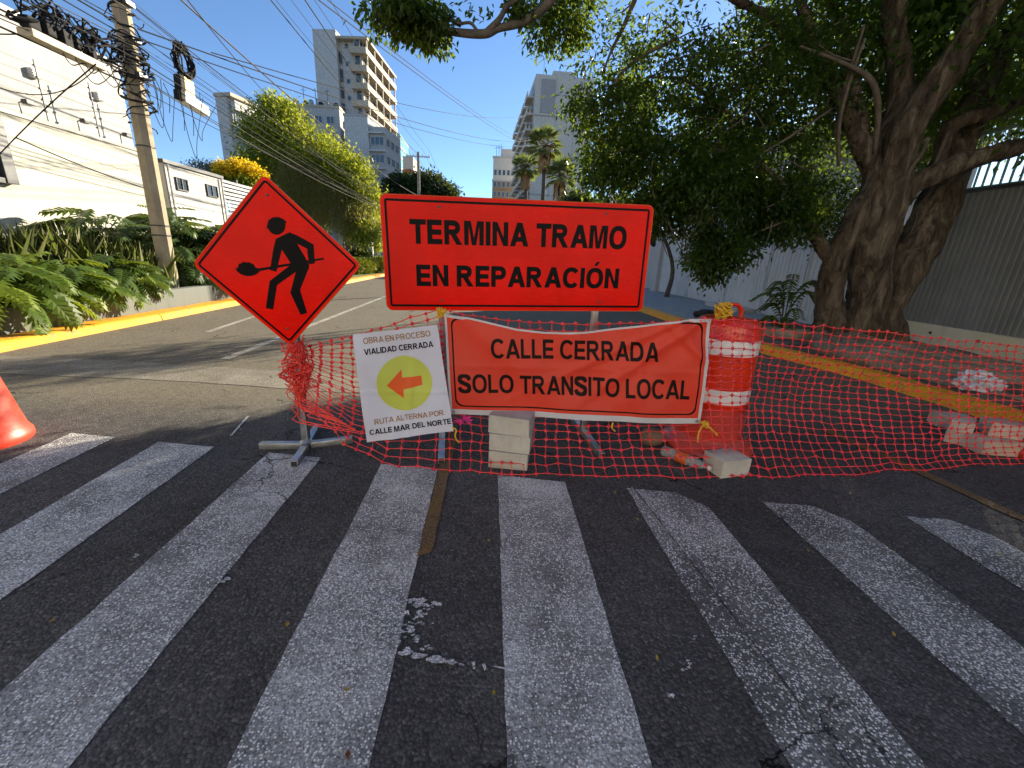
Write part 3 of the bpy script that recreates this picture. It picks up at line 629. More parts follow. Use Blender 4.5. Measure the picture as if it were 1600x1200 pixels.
# ================================================================== FAR BUILDINGS
def win_mesh(wd, ht, mull=2):
    """window unit facing -y: frame mesh and pane mesh"""
    f = MB().box((-wd/2, -.08, 0), (wd/2, .0, .1)).box((-wd/2, -.08, ht-.1), (wd/2, 0, ht)).box((-wd/2, -.08, .101), (-wd/2+.1, 0, ht-.101)).box((wd/2-.1, -.08, .101), (wd/2, 0, ht-.101))
    for k in range(1, mull): f.box((-wd/2+wd*k/mull-.05, -.07, .101), (-wd/2+wd*k/mull+.05, 0, ht-.101))
    return f, MB().box((-wd/2+.1, -.03, .1), (wd/2-.1, -.004, ht-.1))
class Facade:
    """windows shared between repeats: first call builds, later calls copy"""
    def __init__(s, root, wd, ht, mull=2, frame='t_frame', pane='t_glass', name='window'):
        s.root = root; f, p = win_mesh(wd, ht, mull); s.f = f.build(name, M[frame], root); s.p = p.build('pane', M[pane], s.f); s.used = False
    def put(s, loc, rz=0):
        if not s.used: s.f.location = loc; s.f.rotation_euler = (0, 0, rz); s.used = True; return s.f
        c = copy_of(s.f, s.root, loc, (0, 0, rz)); copy_of(s.p, c); return c
# tall tower: blank gable slab, recessed bay, long balcony side
tw = thing('apartment_tower', 'tallest white tower with a blank gable and a long side of balconies', 'building', (-24.5, 90, 0), R(-5))
# local frame: x to the left is negative, y away
MB().box((-8.7, .5, 0), (-4.5, 14, 38.6)).build('gable_slab', M['t_white'], tw)
MB().box((-4.49, 1.6, 0), (-1.6, 17, 37.2)).build('wall', M['t_white'], tw)
MB().box((-1.59, .6, 0), (-.02, 17, 36.0)).build('core', M['t_tan'], tw)
MB().box((-4.6, .2, 37.21), (1.25, 17.4, 37.6)).build('roof', M['t_tan'], tw)
MB().box((-10.2, 3, 0), (-8.71, 12, 28.5)).build('annex', M['t_white'], tw)
sl_ = None; N = 12
for k in range(N):
    z = 4.6+k*2.75
    if sl_ is None: sl_ = MB().box((-1.9, -.5, 0), (1.2, 17.2, .25)).box((1.1, -.5, .251), (1.2, 17.2, .95)).box((-1.9, -.5, .251), (1.099, -.4, .95)).build('balcony', M['t_tan'], tw); sl_.location = (0, 0, z)
    else: copy_of(sl_, tw, (0, 0, z))
for k in range(5): MB().box((.86, .4+4*k, 4), (1.09, .66+4*k, 37.2)).build('pier', M['t_tan'], tw)
fa = Facade(tw, 2.6, 1.7, 2); fb = Facade(tw, .8, .9, 1, 't_frame'); fc = Facade(tw, 1.1, 2.2, 1)
for k in range(N):
    z = 5.6+k*2.75
    for j in range(4): fa.put((-.0, 2.6+4*j, z), R(90))
    fb.put((-3.1, 1.59, z+.3))
    if k > 5: fc.put((-.8, .59, z-.4))
for k in range(10): MB().box((-4.35, 1.2, 9+k*2.75), (-4.05, 1.599, 10.9+k*2.75)).build('slot_window', M['t_glass'], tw)
for k in range(7): MB().box((-8.9, 2.5, 10+k*2.75), (-8.6, 3.0, 11.6+k*2.75)).build('slot_window', M['t_glass'], tw)
# middle block in front
mb = thing('apartment_block', 'grey-white block with stacked window bands, in front of the tall tower', 'building', (-18.6, 80, 0), R(-8))
MB().box((-6.8, 0, 0), (-2.7, 8, 22.6)).build('wall', M['t_white'], mb); MB().box((-2.69, .4, 0), (0, 8, 21.2)).build('bay', M['t_grey'], mb)
MB().box((-6.9, -.1, 22.61), (-2.6, 8.1, 22.95)).build('parapet', M['t_grey'], mb)
fa = Facade(mb, 2.3, 1.35, 3)
for k in range(7): fa.put((-1.35, .39, 2.2+2.7*k)); MB().box((-2.75, -.2, 3.9+2.7*k), (.2, .38, 4.2+2.7*k)).build('sill_band', M['t_white'], mb)
fa = Facade(mb, 1.5, 1.3, 2)
for k in range(7):
    for j in range(3): fa.put((.01, 1.6+2.2*j, 2.2+2.7*k), R(90))
lb = thing('roof_terrace_block', 'low pale block with rooftop tanks and aerials, left of the tall tower base', 'building', (-27, 84, 0), 0)
MB().box((-9, 0, 0), (0, 6, 24.4)).build('wall', M['t_grey'], lb); MB().box((-9.1, -.1, 24.41), (.1, 6.1, 24.8)).build('parapet', M['t_tan'], lb)
for k in range(6): MB().lathe([(.45, 0), (.45, .8), (.3, 1.1), (.12, 1.15)], 10, (-7.8+1.3*k, 1.5+(k % 2), 24.8)).build('tank', M['rag'] if k % 2 else M['t_grey'], lb)
for k in range(3): MB().tube([(-6+2*k, .5, 24.8), (-6+2*k, .5, 27.4)], .05, 4).tube([(-6.5+2*k, .5, 27), (-5.5+2*k, .5, 27)], .03, 4).build('aerial', M['dark_steel'], lb)
fa = Facade(lb, 1.3, 1.2, 2)
for k in range(5):
    for j in range(4): fa.put((-7.6+2*j, -.01, 12+2.5*k))
ub = thing('apartment_block', 'grey block with dark window bands behind the lime tree, leftmost of the far buildings', 'building', (-32.4, 60, 0), R(-15))
MB().box((-1.9, 0, 0), (-.3, 16, 18.4)).build('gable', M['t_white'], ub); MB().box((-.29, .3, 0), (0, 16, 17.2)).build('wall', M['t_grey'], ub)
MB().box((-2.0, -.15, 18.41), (.5, 16.2, 18.8)).build('roof_slab', M['t_tan'], ub)
fa = Facade(ub, 2.6, 1.45, 3)
for k in range(6):
    z = 1.6+2.75*k
    MB().box((.005, .3, z+1.75), (.55, 16, z+2.75)).build('spandrel', M['t_white'], ub)
    for j in range(5): fa.put((.01, 1.9+3*j, z+.2), R(90))
gg = thing('glass_tower', 'narrow green glass tower beside the balcony side of the tall tower', 'building', (-28, 130, 0))
MB().box((0, 0, 0), (2.1, 12, 32)).build('core', M['t_green'], gg)
g0 = None
for k in range(12):
    if g0 is None: g0 = MB().box((-.08, -.12, 0), (2.2, 12.1, .3)).build('floor_band', M['t_white'], gg); g0.location = (0, 0, 2.5+2.6*k)
    else: copy_of(g0, gg, (0, 0, 2.5+2.6*k))
for k in range(3): MB().box((.0+1.0*k, -.2, 0), (.1+1.0*k, -.125, 32)).build('mullion', M['t_frame'], gg)
rr = thing('red_roofed_building', 'small pale building with red canopies right of the green glass tower', 'building', (-23.4, 120, 0))
MB().box((0, 0, 0), (2.6, 8, 24.6)).build('wall', M['t_grey'], rr)
for z, d in ((18.6, 1.8), (20.6, 1.4)): MB().add([(-.1, -d, z), (2.8+d, -d, z), (2.8, 0, z+.9), (-.1, 0, z+.9), (2.8+d, 8, z), (2.8, 8, z+.9)], [(0, 1, 2, 3), (1, 4, 5, 2)]).build('canopy', M['t_red'], rr)
fa = Facade(rr, 1.6, 1.4, 2)
for k in range(7): fa.put((1.3, -.01, 3+2.9*k))
# right side
ct = thing('concrete_tower', 'raw grey concrete tower with jutting balconies, right of the street', 'building', (8.1, 100, 0), R(2.5))
MB().box((0, 0, 0), (12.4, 38, 37.4)).build('wall', M['t_conc'], ct)
MB().box((1.2, -.12, 30.5), (4.2, -.003, 36.6)).build('panel', M['pave'], ct); MB().box((3.6, .5, 37.41), (8.4, 8, 38.4)).build('plant_room', M['t_conc'], ct)
for (x0, x1, z0, z1) in ((4.6, 8.5, 22.5, 36.7), (8.7, 12.2, 22.5, 36.7), (4.2, 7.8, 4, 22), (8, 12.2, 4, 22), (.4, 4, 4, 14)):
    MB().box((x0, -.1, z0), (x1, -.004, z1)).build('panel', M['t_conc'], ct)
for z in (14.6, 22.2, 29.9): MB().box((-.05, -.16, z), (12.45, -.105, z+.2)).build('joint_band', M['pave'], ct)
MB().tube([(1.8, 2, 37.4), (1.8, 2, 41)], .05, 4).build('aerial', M['t_frame'], ct)
b0 = None; fa = Facade(ct, 4.2, 1.8, 3)
for k in range(11):
    z = 3+3.05*k
    for j in range(5):
        if b0 is None: b0 = MB().box((-1.5, 0, 0), (-.01, 5.4, .3)).box((-1.5, 0, .301), (-1.35, 5.4, 1.1)).build('balcony', M['t_conc'], ct); b0.location = (0, 1.2+7.2*j, z)
        else: copy_of(b0, ct, (0, 1.2+7.2*j, z))
        fa.put((-.005, 3.9+7.2*j, z+.9), R(-90))
bb = thing('brown_apartment_building', 'brown apartment building with a white top storey beyond the palms', 'building', (-.4, 150, 0), R(-4))
MB().box((0, 0, 0), (7.4, 14, 24.8)).build('wall', M['t_brown'], bb); MB().box((.1, .1, 24.81), (7.3, 13.9, 32)).build('top_storey', M['t_white'], bb)
MB().box((2.4, .2, 32.01), (7.2, 10, 34.2)).build('penthouse', M['t_white'], bb)
MB().box((-.15, -.15, 31.6), (7.5, 14, 31.99)).box((-.15, -.15, 24.7), (7.5, 14, 25.1)).build('cornice', M['t_frame'], bb)
fa = Facade(bb, 1.0, 1.7, 1)
for k in range(9):
    for j in range(5): fa.put((.9+1.4*j, -.01 if k < 8 else .09, 2.2+2.95*k+(.6 if k == 8 else 0)))
for k in range(3): MB().tube([(1+.8*k, 1, 32), (1+.8*k, 1, 35+.5*k)], .06, 4).tube([(.3+.8*k, 1, 34.4), (1.7+.8*k, 1, 34.9)], .04, 4).build('aerial', M['dark_steel'], bb)

# ================================================================== POLES, CABLES
def pole(name, label, x, y, h, r0, r1, z0=0, lean=(0, 0), cross=True):
    p = thing(name, label, 'utility pole', (x, y, z0))
    b = MB(); n = 8; vs = []
    for k in range(9):
        t = k/8; r = r0+(r1-r0)*t
        for q in range(n):
            a = R(45*q+22.5); c, s_ = math.cos(a), math.sin(a); kk = r*1.0
            vs.append((kk*c+lean[0]*t, kk*s_+lean[1]*t, h*t))
    b.add(vs, [(k*n+q, k*n+(q+1) % n, (k+1)*n+(q+1) % n, (k+1)*n+q) for k in range(8) for q in range(n)]+[tuple(range(64, 72))])
    b.build('shaft', M['pole'], p)
    if cross:
        MB().box((-1.15, -.06, h-.45), (1.15, .06, h-.33)).build('crossarm', M['steel'], p)
        for xx in (-1.05, -.45, .45, 1.05): MB().lathe([(.02, 0), (.05, .03), (.03, .08), (.05, .13), (.02, .2)], 8, (xx, 0, h-.33)).build('insulator', M['t_frame'], p)
    return p
P1 = pole('utility_pole', 'weathered concrete utility pole rising from the planter at the left', -7.3, 10.1, 10.2, .175, .125, .42, (0, .18))
P2 = pole('utility_pole', 'distant utility pole with a crossarm above the orange rectangular sign', -7.3, 45, 10.6, .2, .13, 0)
for z in (1.15, 1.35, 2.9): MB().lathe([(.18-.005*z, 0), (.184-.005*z, .0), (.184-.005*z, .03), (.18-.005*z, .03)], 16, (0, .018*z, z)).build('band', M['dark_steel'], P1)
for k in range(3): MB().cbox((.17, .07, 4.2+.6*k), (.09, .22, .08)).build('bracket', M['dark_steel'], P1)
# tangle of looped cable round the shaft
for k in range(34):
    z = 5.0+random.gauss(0, .62)-.42; r_ = random.uniform(.17, .3); pts = []; a0 = random.uniform(0, 6.3); tl = random.uniform(-.5, .5)
    for q in range(9):
        a = a0+q*.72; pts.append((r_*math.cos(a)*random.uniform(.85, 1.3), .09+r_*math.sin(a)*random.uniform(.85, 1.3), z+tl*(q/8-.5)+random.uniform(-.06, .06)))
    MB().tube(crom(pts, 2), random.uniform(.008, .02), 4, False).build('cable_loop', M['cable'], P1)
def sagline(a, c, sag, n=18):
    a, c = Vector(a), Vector(c); return [a.lerp(c, i/n)-Vector((0, 0, sag*4*(i/n)*(1-i/n))) for i in range(n+1)]
def cable(a, c, sag, r, label, group, mat='cable', n=18, name='overhead_cable'):
    o = MB().tube(sagline(a, c, sag, n), r, 4, False).build(name, M[mat], None, 'all'); return tag(o, label, 'cable', group)
GL = 'black cable in the low bundle strung from the concrete pole along the left side'
zs = [4.45, 4.6, 4.72, 4.85, 4.95, 5.05, 5.15, 5.3, 5.42, 5.55, 5.7, 5.85, 6.0, 6.2]
for i, z in enumerate(zs):
    xo = -7.3+random.uniform(-.28, .32); s1 = random.uniform(.25, .7)
    cable((xo, 10.1, z), (-7.3+random.uniform(-.3, .3), 45, 5.3+random.uniform(-.6, .9)), s1+.25, random.choice((.006, .008, .012)), GL, 'cable bundle beyond the pole', 'cable2' if i % 3 == 1 else 'cable', 22)
    cable((xo, 10.1, z), (-7.4+random.uniform(-.4, .4), -22, z+random.uniform(-.2, .5)), s1*.9, random.choice((.009, .012, .016)), 'black cable in the low bundle running from the pole over the white building', 'cable bundle on the near side of the pole', 'cable2' if i % 4 == 2 else 'cable', 22)
cable((-7.05, 10.1, 6.7), (-7.0, 45, 6.6), .55, .024, 'thick twisted pale cable, uppermost of the low bundle', None, 'cable2', 26)
cable((-7.05, 10.1, 6.7), (-7.0, -24, 6.9), .5, .024, 'thick twisted pale cable passing over the white building', None, 'cable2', 20)
for i, xo in enumerate((-1.05, -.45, .45, 1.05)):
    cable((-7.3+xo, 10.28, 10.6), (-7.3+xo, 45, 10.8), .5, .013, ('leftmost', 'second from left', 'third from left', 'rightmost')[i]+' thin high cable from above the picture to the far crossarm', 'high cables to the far crossarm', 'cable', 20)
    cable((-7.3+xo, 10.28, 10.6), (-7.3+xo, -26, 10.7), .5, .013, 'thin high cable crossing the upper left corner', 'high cables over the upper left corner', 'cable', 14)
    cable((-7.3+xo, 45, 10.8), (-7.3+xo*.8, 82, 10.4), .6, .013, 'thin cable leaving the far crossarm down the street', 'cables beyond the far crossarm', 'cable', 14)
GX = 'service cables crossing the street'
def wire(p0, y0, p1, y1, sag, r, label, group=None, mat='cable'): return cable(at(*p0, y0), at(*p1, y1), sag, r, label, group, mat)
wire((215, 45), 10.3, (835, 218), 62, .9, .014, 'long thin cable crossing from the pole to the palms, upper of a pair', GX)
wire((215, 60), 10.3, (835, 226), 62, .9, .012, 'long thin cable crossing from the pole to the palms, lower of a pair', GX)
wire((330, 82), 18, (830, 178), 80, 1.2, .018, 'faint level cable crossing the sky between the towers', GX)
wire((498, 0), 9, (840, 232), 60, .5, .012, 'steep dark cable dropping rightwards across the sky to the palms', GX)
wire((512, 0), 9, (850, 222), 60, .8, .01, 'steep dark cable dropping rightwards, just above its twin', GX)
wire((415, -10), 8, (645, 245), 44, .4, .012, 'steep thin cable crossing in front of the tall tower', GX)
wire((470, -10), 8, (655, 240), 44, .4, .012, 'steep thin cable passing right of the tall tower top', GX)
wire((285, -10), 9, (475, 200), 30, .3, .012, 'thin straight cable falling from the top edge left of the tower', GX)
wire((150, 100), 9, (-20, 262), 9.6, -.05, .014, 'diagonal stay cable falling from the pole to the dark window', GX)
wire((160, 95), 9.5, (-30, 125), 8, .35, .008, 'slack thin cable looping across the white wall', GX)
wire((25, 215), 9, (230, 295), 11.4, .05, .012, 'low dark cable along the cream wall towards the pole', GX)
wire((-20, 52), 8, (60, 50), 8.5, .02, .01, 'short thin cable over the top of the white wall', GX)
# things hung on the cables
def hung(name, label, cat, px, py, X, group=None):
    d = ray(px, py); p = Vector((0, 0, EYE))+Vector(d*(X/d[0])); return thing(name, label, cat, p, 0, group)
sc_ = hung('cable_coil', 'coil of spare black cable tied to the bundle right of the pole', 'cable coil', 285, 90, -7.25)
for k in range(16):
    pts = [(.05*math.sin(k)+random.uniform(-.05, .05), (.26+.05*math.sin(k*3))*math.cos(a*.7+k)+random.uniform(-.05, .05), (.3+.08*math.sin(k*5))*math.sin(a*.7+k)-.1+random.uniform(-.05, .05)) for a in range(10)]
    MB().tube(crom(pts, 2), .016, 4, False).build('cable_loop', M['cable'], sc_)
for (nm, lb_, px, py, dim, mt) in (('terminal_box', 'amber and black junction box hanging below the cable coil', 291, 137, (.18, .34, .36), 'amber'), ('splice_closure', 'white tubular splice closure hanging from the bundle right of the pole', 303, 163, (.2, .85, .22), 'cabinet')):
    t = hung(nm, lb_, 'junction box', px, py, -7.25); ll = dim[1]
    MB().cbox((0, 0, 0), dim, 0, .03).build('case', M[mt], t); MB().cbox((0, -ll/2-.06, 0), (dim[0]*.9, .118, dim[2]*.9), 0, .02).build('end_cap', M['cable'], t)
    MB().tube([(0, -ll*.3, dim[2]/2), (0, -ll*.3, dim[2]/2+.25)], .012, 4).tube([(0, ll*.3, dim[2]/2), (0, ll*.3, dim[2]/2+.25)], .012, 4).build('hanger', M['steel'], t)
    t.rotation_euler = (R(-5), 0, 0)
eq = hung('cable_tray', 'cluttered equipment tray with splice boxes hung over the white building', 'cable tray', 96, 52, -7.3)
MB().cbox((0, 0, -.25), (.24, 1.3, .12), 0, .02).build('tray', M['tray'], eq)
for k in range(5): MB().cbox((.02*(k % 3)-.01, -.52+.25*k, -.09+.04*(k % 2)), (.16, .2-.03*(k % 2), .17+.04*(k % 3)), .1*k, .03).build('splice_box', M['cable'], eq)
for k in range(24):
    y0 = random.uniform(-.9, .5); pts = [(random.uniform(-.15, .15), y0+random.uniform(0, 1.1)*q/5, .15+random.uniform(-.3, .25)) for q in range(6)]
    MB().tube(crom(pts, 3), random.choice((.01, .016, .022)), 4, False).build('cable_loop', M['cable'], eq)
for k in range(9):
    y0 = 10.4+k*.17; dz = random.uniform(.5, 1.5); x_ = -7.25+random.uniform(-.2, .2)
    pts = crom([(x_, y0, 4.75), (x_+.02, y0+.05, 4.75-dz*.6), (x_+.05, y0+.18, 4.75-dz), (x_+.04, y0+.32, 4.75-dz*.7), (x_, y0+.38+.1*k, 4.85)] if k % 2 else [(x_, y0, 4.8), (x_+.06, y0+.03, 4.8-dz*.5), (x_-.02, y0+.07, 4.8-dz*1.1)], 5)
    tag(MB().tube(pts, .008, 4, False).build('hanging_cable', M['cable'], None, 'all'), 'loose black cable end dangling under the bundle right of the pole', 'cable', 'dangling cable ends')
for k in range(7):
    y0 = 8.6+k*.2; pts = crom([(-7.3, y0, 4.75), (-7.25, y0+.1, 4.75-random.uniform(.2, .7)), (-7.3, y0+.5, 4.55-random.uniform(0, .5)), (-7.3, 10.1, 4.9)], 5)
    tag(MB().tube(pts, .009, 4, False).build('hanging_cable', M['cable'], None, 'all'), 'slack black cable loop between the equipment tray and the pole', 'cable', 'slack cable loops')
lp = thing('street_lamp', 'pale green street lamp post among the leaves right of the palms', 'street lamp', (6.6, 25, .13))
MB().tube([(0, 0, 0), (0, 0, .3), (0, 0, .31), (0, 0, 8)], [.13, .13, .09, .06], 10).build('post', M['lampgreen'], lp)
MB().tube([(0, 0, 7.9), (-.5, 0, 8.4), (-1.5, 0, 8.6)], .04, 8).build('arm', M['lampgreen'], lp); MB().cbox((-1.75, 0, 8.58), (.6, .25, .14), 0, .04).build('lamp_head', M['t_frame'], lp)

# ================================================================== FICUS
fic = thing('ficus_tree', 'huge dark ficus tree with fused trunks on the right verge, its crown over the street', 'tree', (6.9, 7.9, .13))
O = np.array(fic.location)
def stem(pts, sub=5): # (px, py, Y, radius) list -> world path in the tree's frame
    w = [(*(np.array(at(a, b_, Y))-O), r) for a, b_, Y, r in pts]; q = crom(w, sub); return [tuple(p[:3]) for p in q], [max(.006, p[3]) for p in q]
tb = MB()
big = [
 [(1296, 545, 7.8, .42), (1296, 500, 7.8, .27), (1297, 450, 7.75, .22), (1311, 394, 7.7, .2), (1340, 335, 7.7, .2), (1366, 281, 7.8, .17), (1344, 225, 7.8, .14), (1300, 130, 7.8, .11), (1268, 60, 7.8, .09), (1240, -40, 7.8, .07)],
 [(1350, 548, 7.7, .5), (1350, 505, 7.7, .36), (1358, 450, 7.7, .33), (1362, 394, 7.7, .34), (1376, 337, 7.7, .35), (1388, 281, 7.75, .33), (1395, 219, 7.8, .27), (1410, 156, 7.9, .2), (1402, 80, 8, .17), (1395, -20, 8, .15), (1390, -160, 8, .1)],
 [(1385, 540, 7.9, .4), (1375, 490, 7.9, .33), (1405, 437, 7.9, .33), (1440, 375, 8, .34), (1467, 319, 8.1, .33), (1482, 270, 8.2, .3), (1510, 190, 8.4, .25), (1560, 90, 8.6, .2), (1640, -40, 8.8, .15)],
 [(1385, 310, 7.7, .26), (1412, 215, 7.5, .25), (1440, 165, 7.4, .23), (1490, 95, 7.3, .2), (1550, 0, 7.2, .17), (1620, -120, 7.1, .12)],
 [(1405, 315, 7.75, .18), (1435, 285, 7.6, .16), (1506, 252, 7.4, .15), (1600, 228, 7.2, .13), (1720, 190, 7, .1)],
 [(1470, 260, 8.1, .16), (1487, 196, 8.0, .13), (1540, 178, 7.9, .11), (1620, 150, 7.8, .09), (1760, 100, 7.6, .07)],
 [(1300, 420, 7.7, .13), (1284, 385, 7.65, .1), (1262, 340, 7.6, .075), (1225, 290, 7.6, .06), (1160, 230, 7.7, .05)],
 [(1290, 120, 7.9, .08), (1220, 40, 8.0, .06), (1110, -20, 7.6, .055), (1000, -70, 7.0, .055), (880, -20, 6.4, .055)],
 [(1355, 250, 7.8, .12), (1330, 120, 8.6, .1), (1300, 0, 9.2, .08)],
]
for L in big:
    p, r = stem(L); tb.tube(p, r, 12)
tk = tb.build('trunk', M['bark'], fic, 'all')
rm = tk.modifiers.new('fuse', 'REMESH'); rm.mode = 'VOXEL'; rm.voxel_size = .035; rm.use_smooth_shade = True
tx = bpy.data.textures.new('bark_lumps', 'CLOUDS'); tx.noise_scale = .32; tx.noise_depth = 3
dm = tk.modifiers.new('lumps', 'DISPLACE'); dm.texture = tx; dm.strength = .13; dm.mid_level = .5; dm.texture_coords = 'LOCAL'
bpy.context.view_layer.update()
me2 = bpy.data.meshes.new_from_object(tk.evaluated_get(bpy.context.evaluated_depsgraph_get())); tk.modifiers.clear(); tk.data = me2
me2.polygons.foreach_set('use_smooth', [True]*len(me2.polygons))
small = [
 [(1366, 240, 7.5, .035), (1372, 170, 7.3, .045), (1360, 125, 7.2, .045), (1320, 100, 7.2, .03), (1250, 72, 7.2, .018)],
 [(1305, 215, 7.5, .03), (1318, 150, 7.4, .04), (1335, 90, 7.3, .03), (1350, 40, 7.3, .02)],
 [(1310, 260, 7.5, .025), (1312, 190, 7.4, .03), (1330, 120, 7.3, .028), (1352, 60, 7.2, .02)],
 [(1300, 170, 7.4, .02), (1240, 210, 7.3, .02), (1190, 240, 7.3, .015)],
 [(1330, 95, 7.2, .015), (1300, 85, 7.2, .012), (1280, 70, 7.2, .008)],
 [(1450, 215, 7.2, .03), (1440, 240, 7.3, .03), (1420, 270, 7.4, .03), (1415, 300, 7.5, .03)],
 [(1482, 205, 7.8, .03), (1470, 235, 7.7, .03), (1455, 270, 7.6, .025)],
 [(880, -20, 6.4, .06), (850, 12, 6.35, .055), (815, 35, 6.3, .05), (780, 44, 6.25, .045), (758, 53, 6.2, .05), (715, 51, 6.2, .045), (660, 40, 6.2, .035), (600, 20, 6.2, .02)],
 [(758, 53, 6.2, .045), (780, 30, 6.2, .035), (792, 10, 6.2, .03), (815, -6, 6.2, .03), (850, -30, 6.2, .03)],
 [(747, 50, 6.2, .02), (735, 36, 6.2, .018), (718, 36, 6.2, .015), (700, 24, 6.2, .01)], [(720, 40, 6.2, .025), (690, 22, 6.2, .02), (660, 0, 6.2, .015)],
 [(1060, 60, 7.4, .03), (1000, 90, 7.5, .025), (960, 130, 7.6, .02), (945, 190, 7.8, .012)],
 [(1000, -20, 7, .035), (975, 40, 7.2, .03), (955, 80, 7.4, .02), (940, 120, 7.6, .012)],
 [(1160, 230, 7.7, .05), (1080, 240, 7.8, .03), (1000, 235, 7.9, .02), (930, 240, 7.9, .01)],
 [(1160, 230, 7.7, .04), (1120, 300, 7.8, .03), (1100, 370, 7.8, .02), (1112, 430, 7.8, .008)],
 [(1262, 340, 7.6, .04), (1230, 345, 7.5, .025), (1190, 360, 7.5, .015)], [(1160, 200, 8, .03), (1080, 130, 8, .025), (1010, 120, 8, .015)],
]
sb_ = MB()
for L in small:
    p, r = stem(L, 6); sb_.tube(p, r, 7)
for k in range(150):       # twigs among the leaves
    a = (random.uniform(930, 1330), random.uniform(20, 380)); b_ = (a[0]+random.uniform(-60, 40), a[1]+random.uniform(-30, 60)); Y = random.uniform(7.2, 8.6)
    p, r = stem([(a[0], a[1], Y, .013), ((a[0]+b_[0])/2+random.uniform(-8, 8), (a[1]+b_[1])/2, Y, .01), (b_[0], b_[1], Y+random.uniform(-.3, .3), .006)], 3); sb_.tube(p, r, 4)
sb_.build('branches', M['twig'], fic, 'all')['kind'] = 'stuff'
def PB(px, py, Y, rx, ry, rz, wt=1.0): return (np.array(at(px, py, Y))-O, (rx, ry, rz), wt)
front = [PB(975, 215, 7.9, .75, .9, .8, .75), PB(1080, 290, 8, 1.25, 1.1, .9, 1.1), PB(1120, 392, 7.9, .55, .7, .38, 1.2), PB(1112, 425, 7.8, .16, .2, .2, 1.5), PB(1215, 330, 8.1, .75, 1, .65, 1.3),
         PB(1010, 95, 7.8, 1.15, 1.1, .7, .33), PB(1180, 160, 8.3, 1.5, 1.2, 1.3, .8), PB(875, 30, 7.3, .5, .8, .45, .7), PB(940, 275, 7.9, .38, .5, .32, .8), PB(1020, 330, 7.9, .5, .6, .35), PB(905, 165, 7.8, .25, .4, .25, .5)]
back = [PB(1420, 90, 10.2, 2.5, 1.2, 1.8, .9), PB(1560, 140, 10.2, 1.7, 1.1, 1.3), PB(1330, 210, 9.8, 1.4, 1.1, 1.4, .8), PB(1290, 330, 9.2, .5, .7, .6), PB(1250, 60, 9.4, 1.5, 1.2, 1.2), PB(1480, 0, 9.4, 1.6, 1.2, .9), (np.array([11.6, 11.2, 5.6])-O, (1.9, 1.3, 1.0), 1.0), (np.array([10.5, 10.9, 4.35])-O, (.75, .7, .55), 1.6), (np.array([13.2, 9.6, 6.0])-O, (1.6, 1.6, 1.4), 1.0)]  # last three leaf masses are added to block sun from the foreground
left = [PB(645, 26, 6.2, .36, .4, .2, 1.6), PB(600, 20, 6.2, .22, .25, .14, 1.4), PB(672, 48, 6.2, .2, .25, .14, 1.5), PB(745, 14, 6.2, .06, .1, .06), PB(805, 8, 6.3, .12, .2, .1)]
def joined(sets):
    return [np.concatenate(a) for a in zip(*sets)]
p, d, n_, t = joined([cloud(front, 1500, 40, .118, .42, .45), cloud(back, 1750, 38, .19, .5), cloud(left, 120, 30, .09, .5, .5)])
leaves('crown', M['fic'], fic, p, d, n_, .075+.035*rng.random(len(p)), .038+.012*rng.random(len(p)), t, .12, .12)
above = [((-2.3, -.6, 7.4), (3.4, 2.8, 1.5)), ((2, -.2, 6.6), (4, 3, 2.4)), ((-4.8, -1.6, 6.0), (2.0, 1.8, .8)), ((2.6, -2, 4.6), (2.2, 2.6, 1.6)), ((.5, 1.6, 5.6), (3.4, 1.2, 1.8)), ((3, -3.4, 6), (3, 2.6, 2))]
p, d, n_, t = cloud(above, 1500, 26, .32, .45)
keepm = np.ones(len(p), bool)
q = p+O-np.array([0, 0, EYE]); cc = q @ CM; vis = cc[:, 2] < -.3
py = 600+F*cc[:, 1]/cc[:, 2]*1.0; px_ = 800-F*cc[:, 0]/cc[:, 2]
keepm &= ~((vis) & (py > -25) & (px_ < 1280) & (px_ > -50))   # the crown stays open over the street
p, d, n_, t = p[keepm], d[keepm], n_[keepm], t[keepm]
leaves('crown', M['fic'], fic, p, d, n_, .13+.05*rng.random(len(p)), .07+.02*rng.random(len(p)), t, .12, .12)
rt0 = [((6.6, 7.4), (6.3, 6.6), (6.9, 5.6), (7.2, 4.6), (7.6, 3.6)), ((6.9, 7.3), (7.3, 6.5), (8.0, 5.6), (8.5, 4.8)), ((6.4, 7.6), (5.9, 7.0), (5.85, 6.2), (6.1, 5.2), (6.3, 4.2)), ((7.3, 7.6), (8.0, 7.0), (8.6, 6.4)), ((6.3, 8.0), (5.8, 8.4), (5.6, 9.4)), ((6.8, 7.3), (6.7, 6.3), (7.3, 5.4), (7.9, 4.2), (8.0, 3.2)), ((6.5, 7.5), (6.1, 6.9), (6.4, 6.1), (6.6, 5.0)), ((7.0, 7.3), (7.6, 6.4), (7.8, 5.7), (8.5, 5.4))]
for L in rt0:
    L = ((6.95, 7.85),)+L; m = len(L); pts = crom([(x-O[0]+random.uniform(-.05, .05), y-O[1], .12*(1-i/m)-.0+random.uniform(-.02, .03)) for i, (x, y) in enumerate(L)], 6); k = len(pts)
    MB().tube(pts, [.16*(1-i/k)**.7+.035+random.uniform(-.008, .008) for i in range(k)], 8, True).build('root', M['root'], fic, 'all')

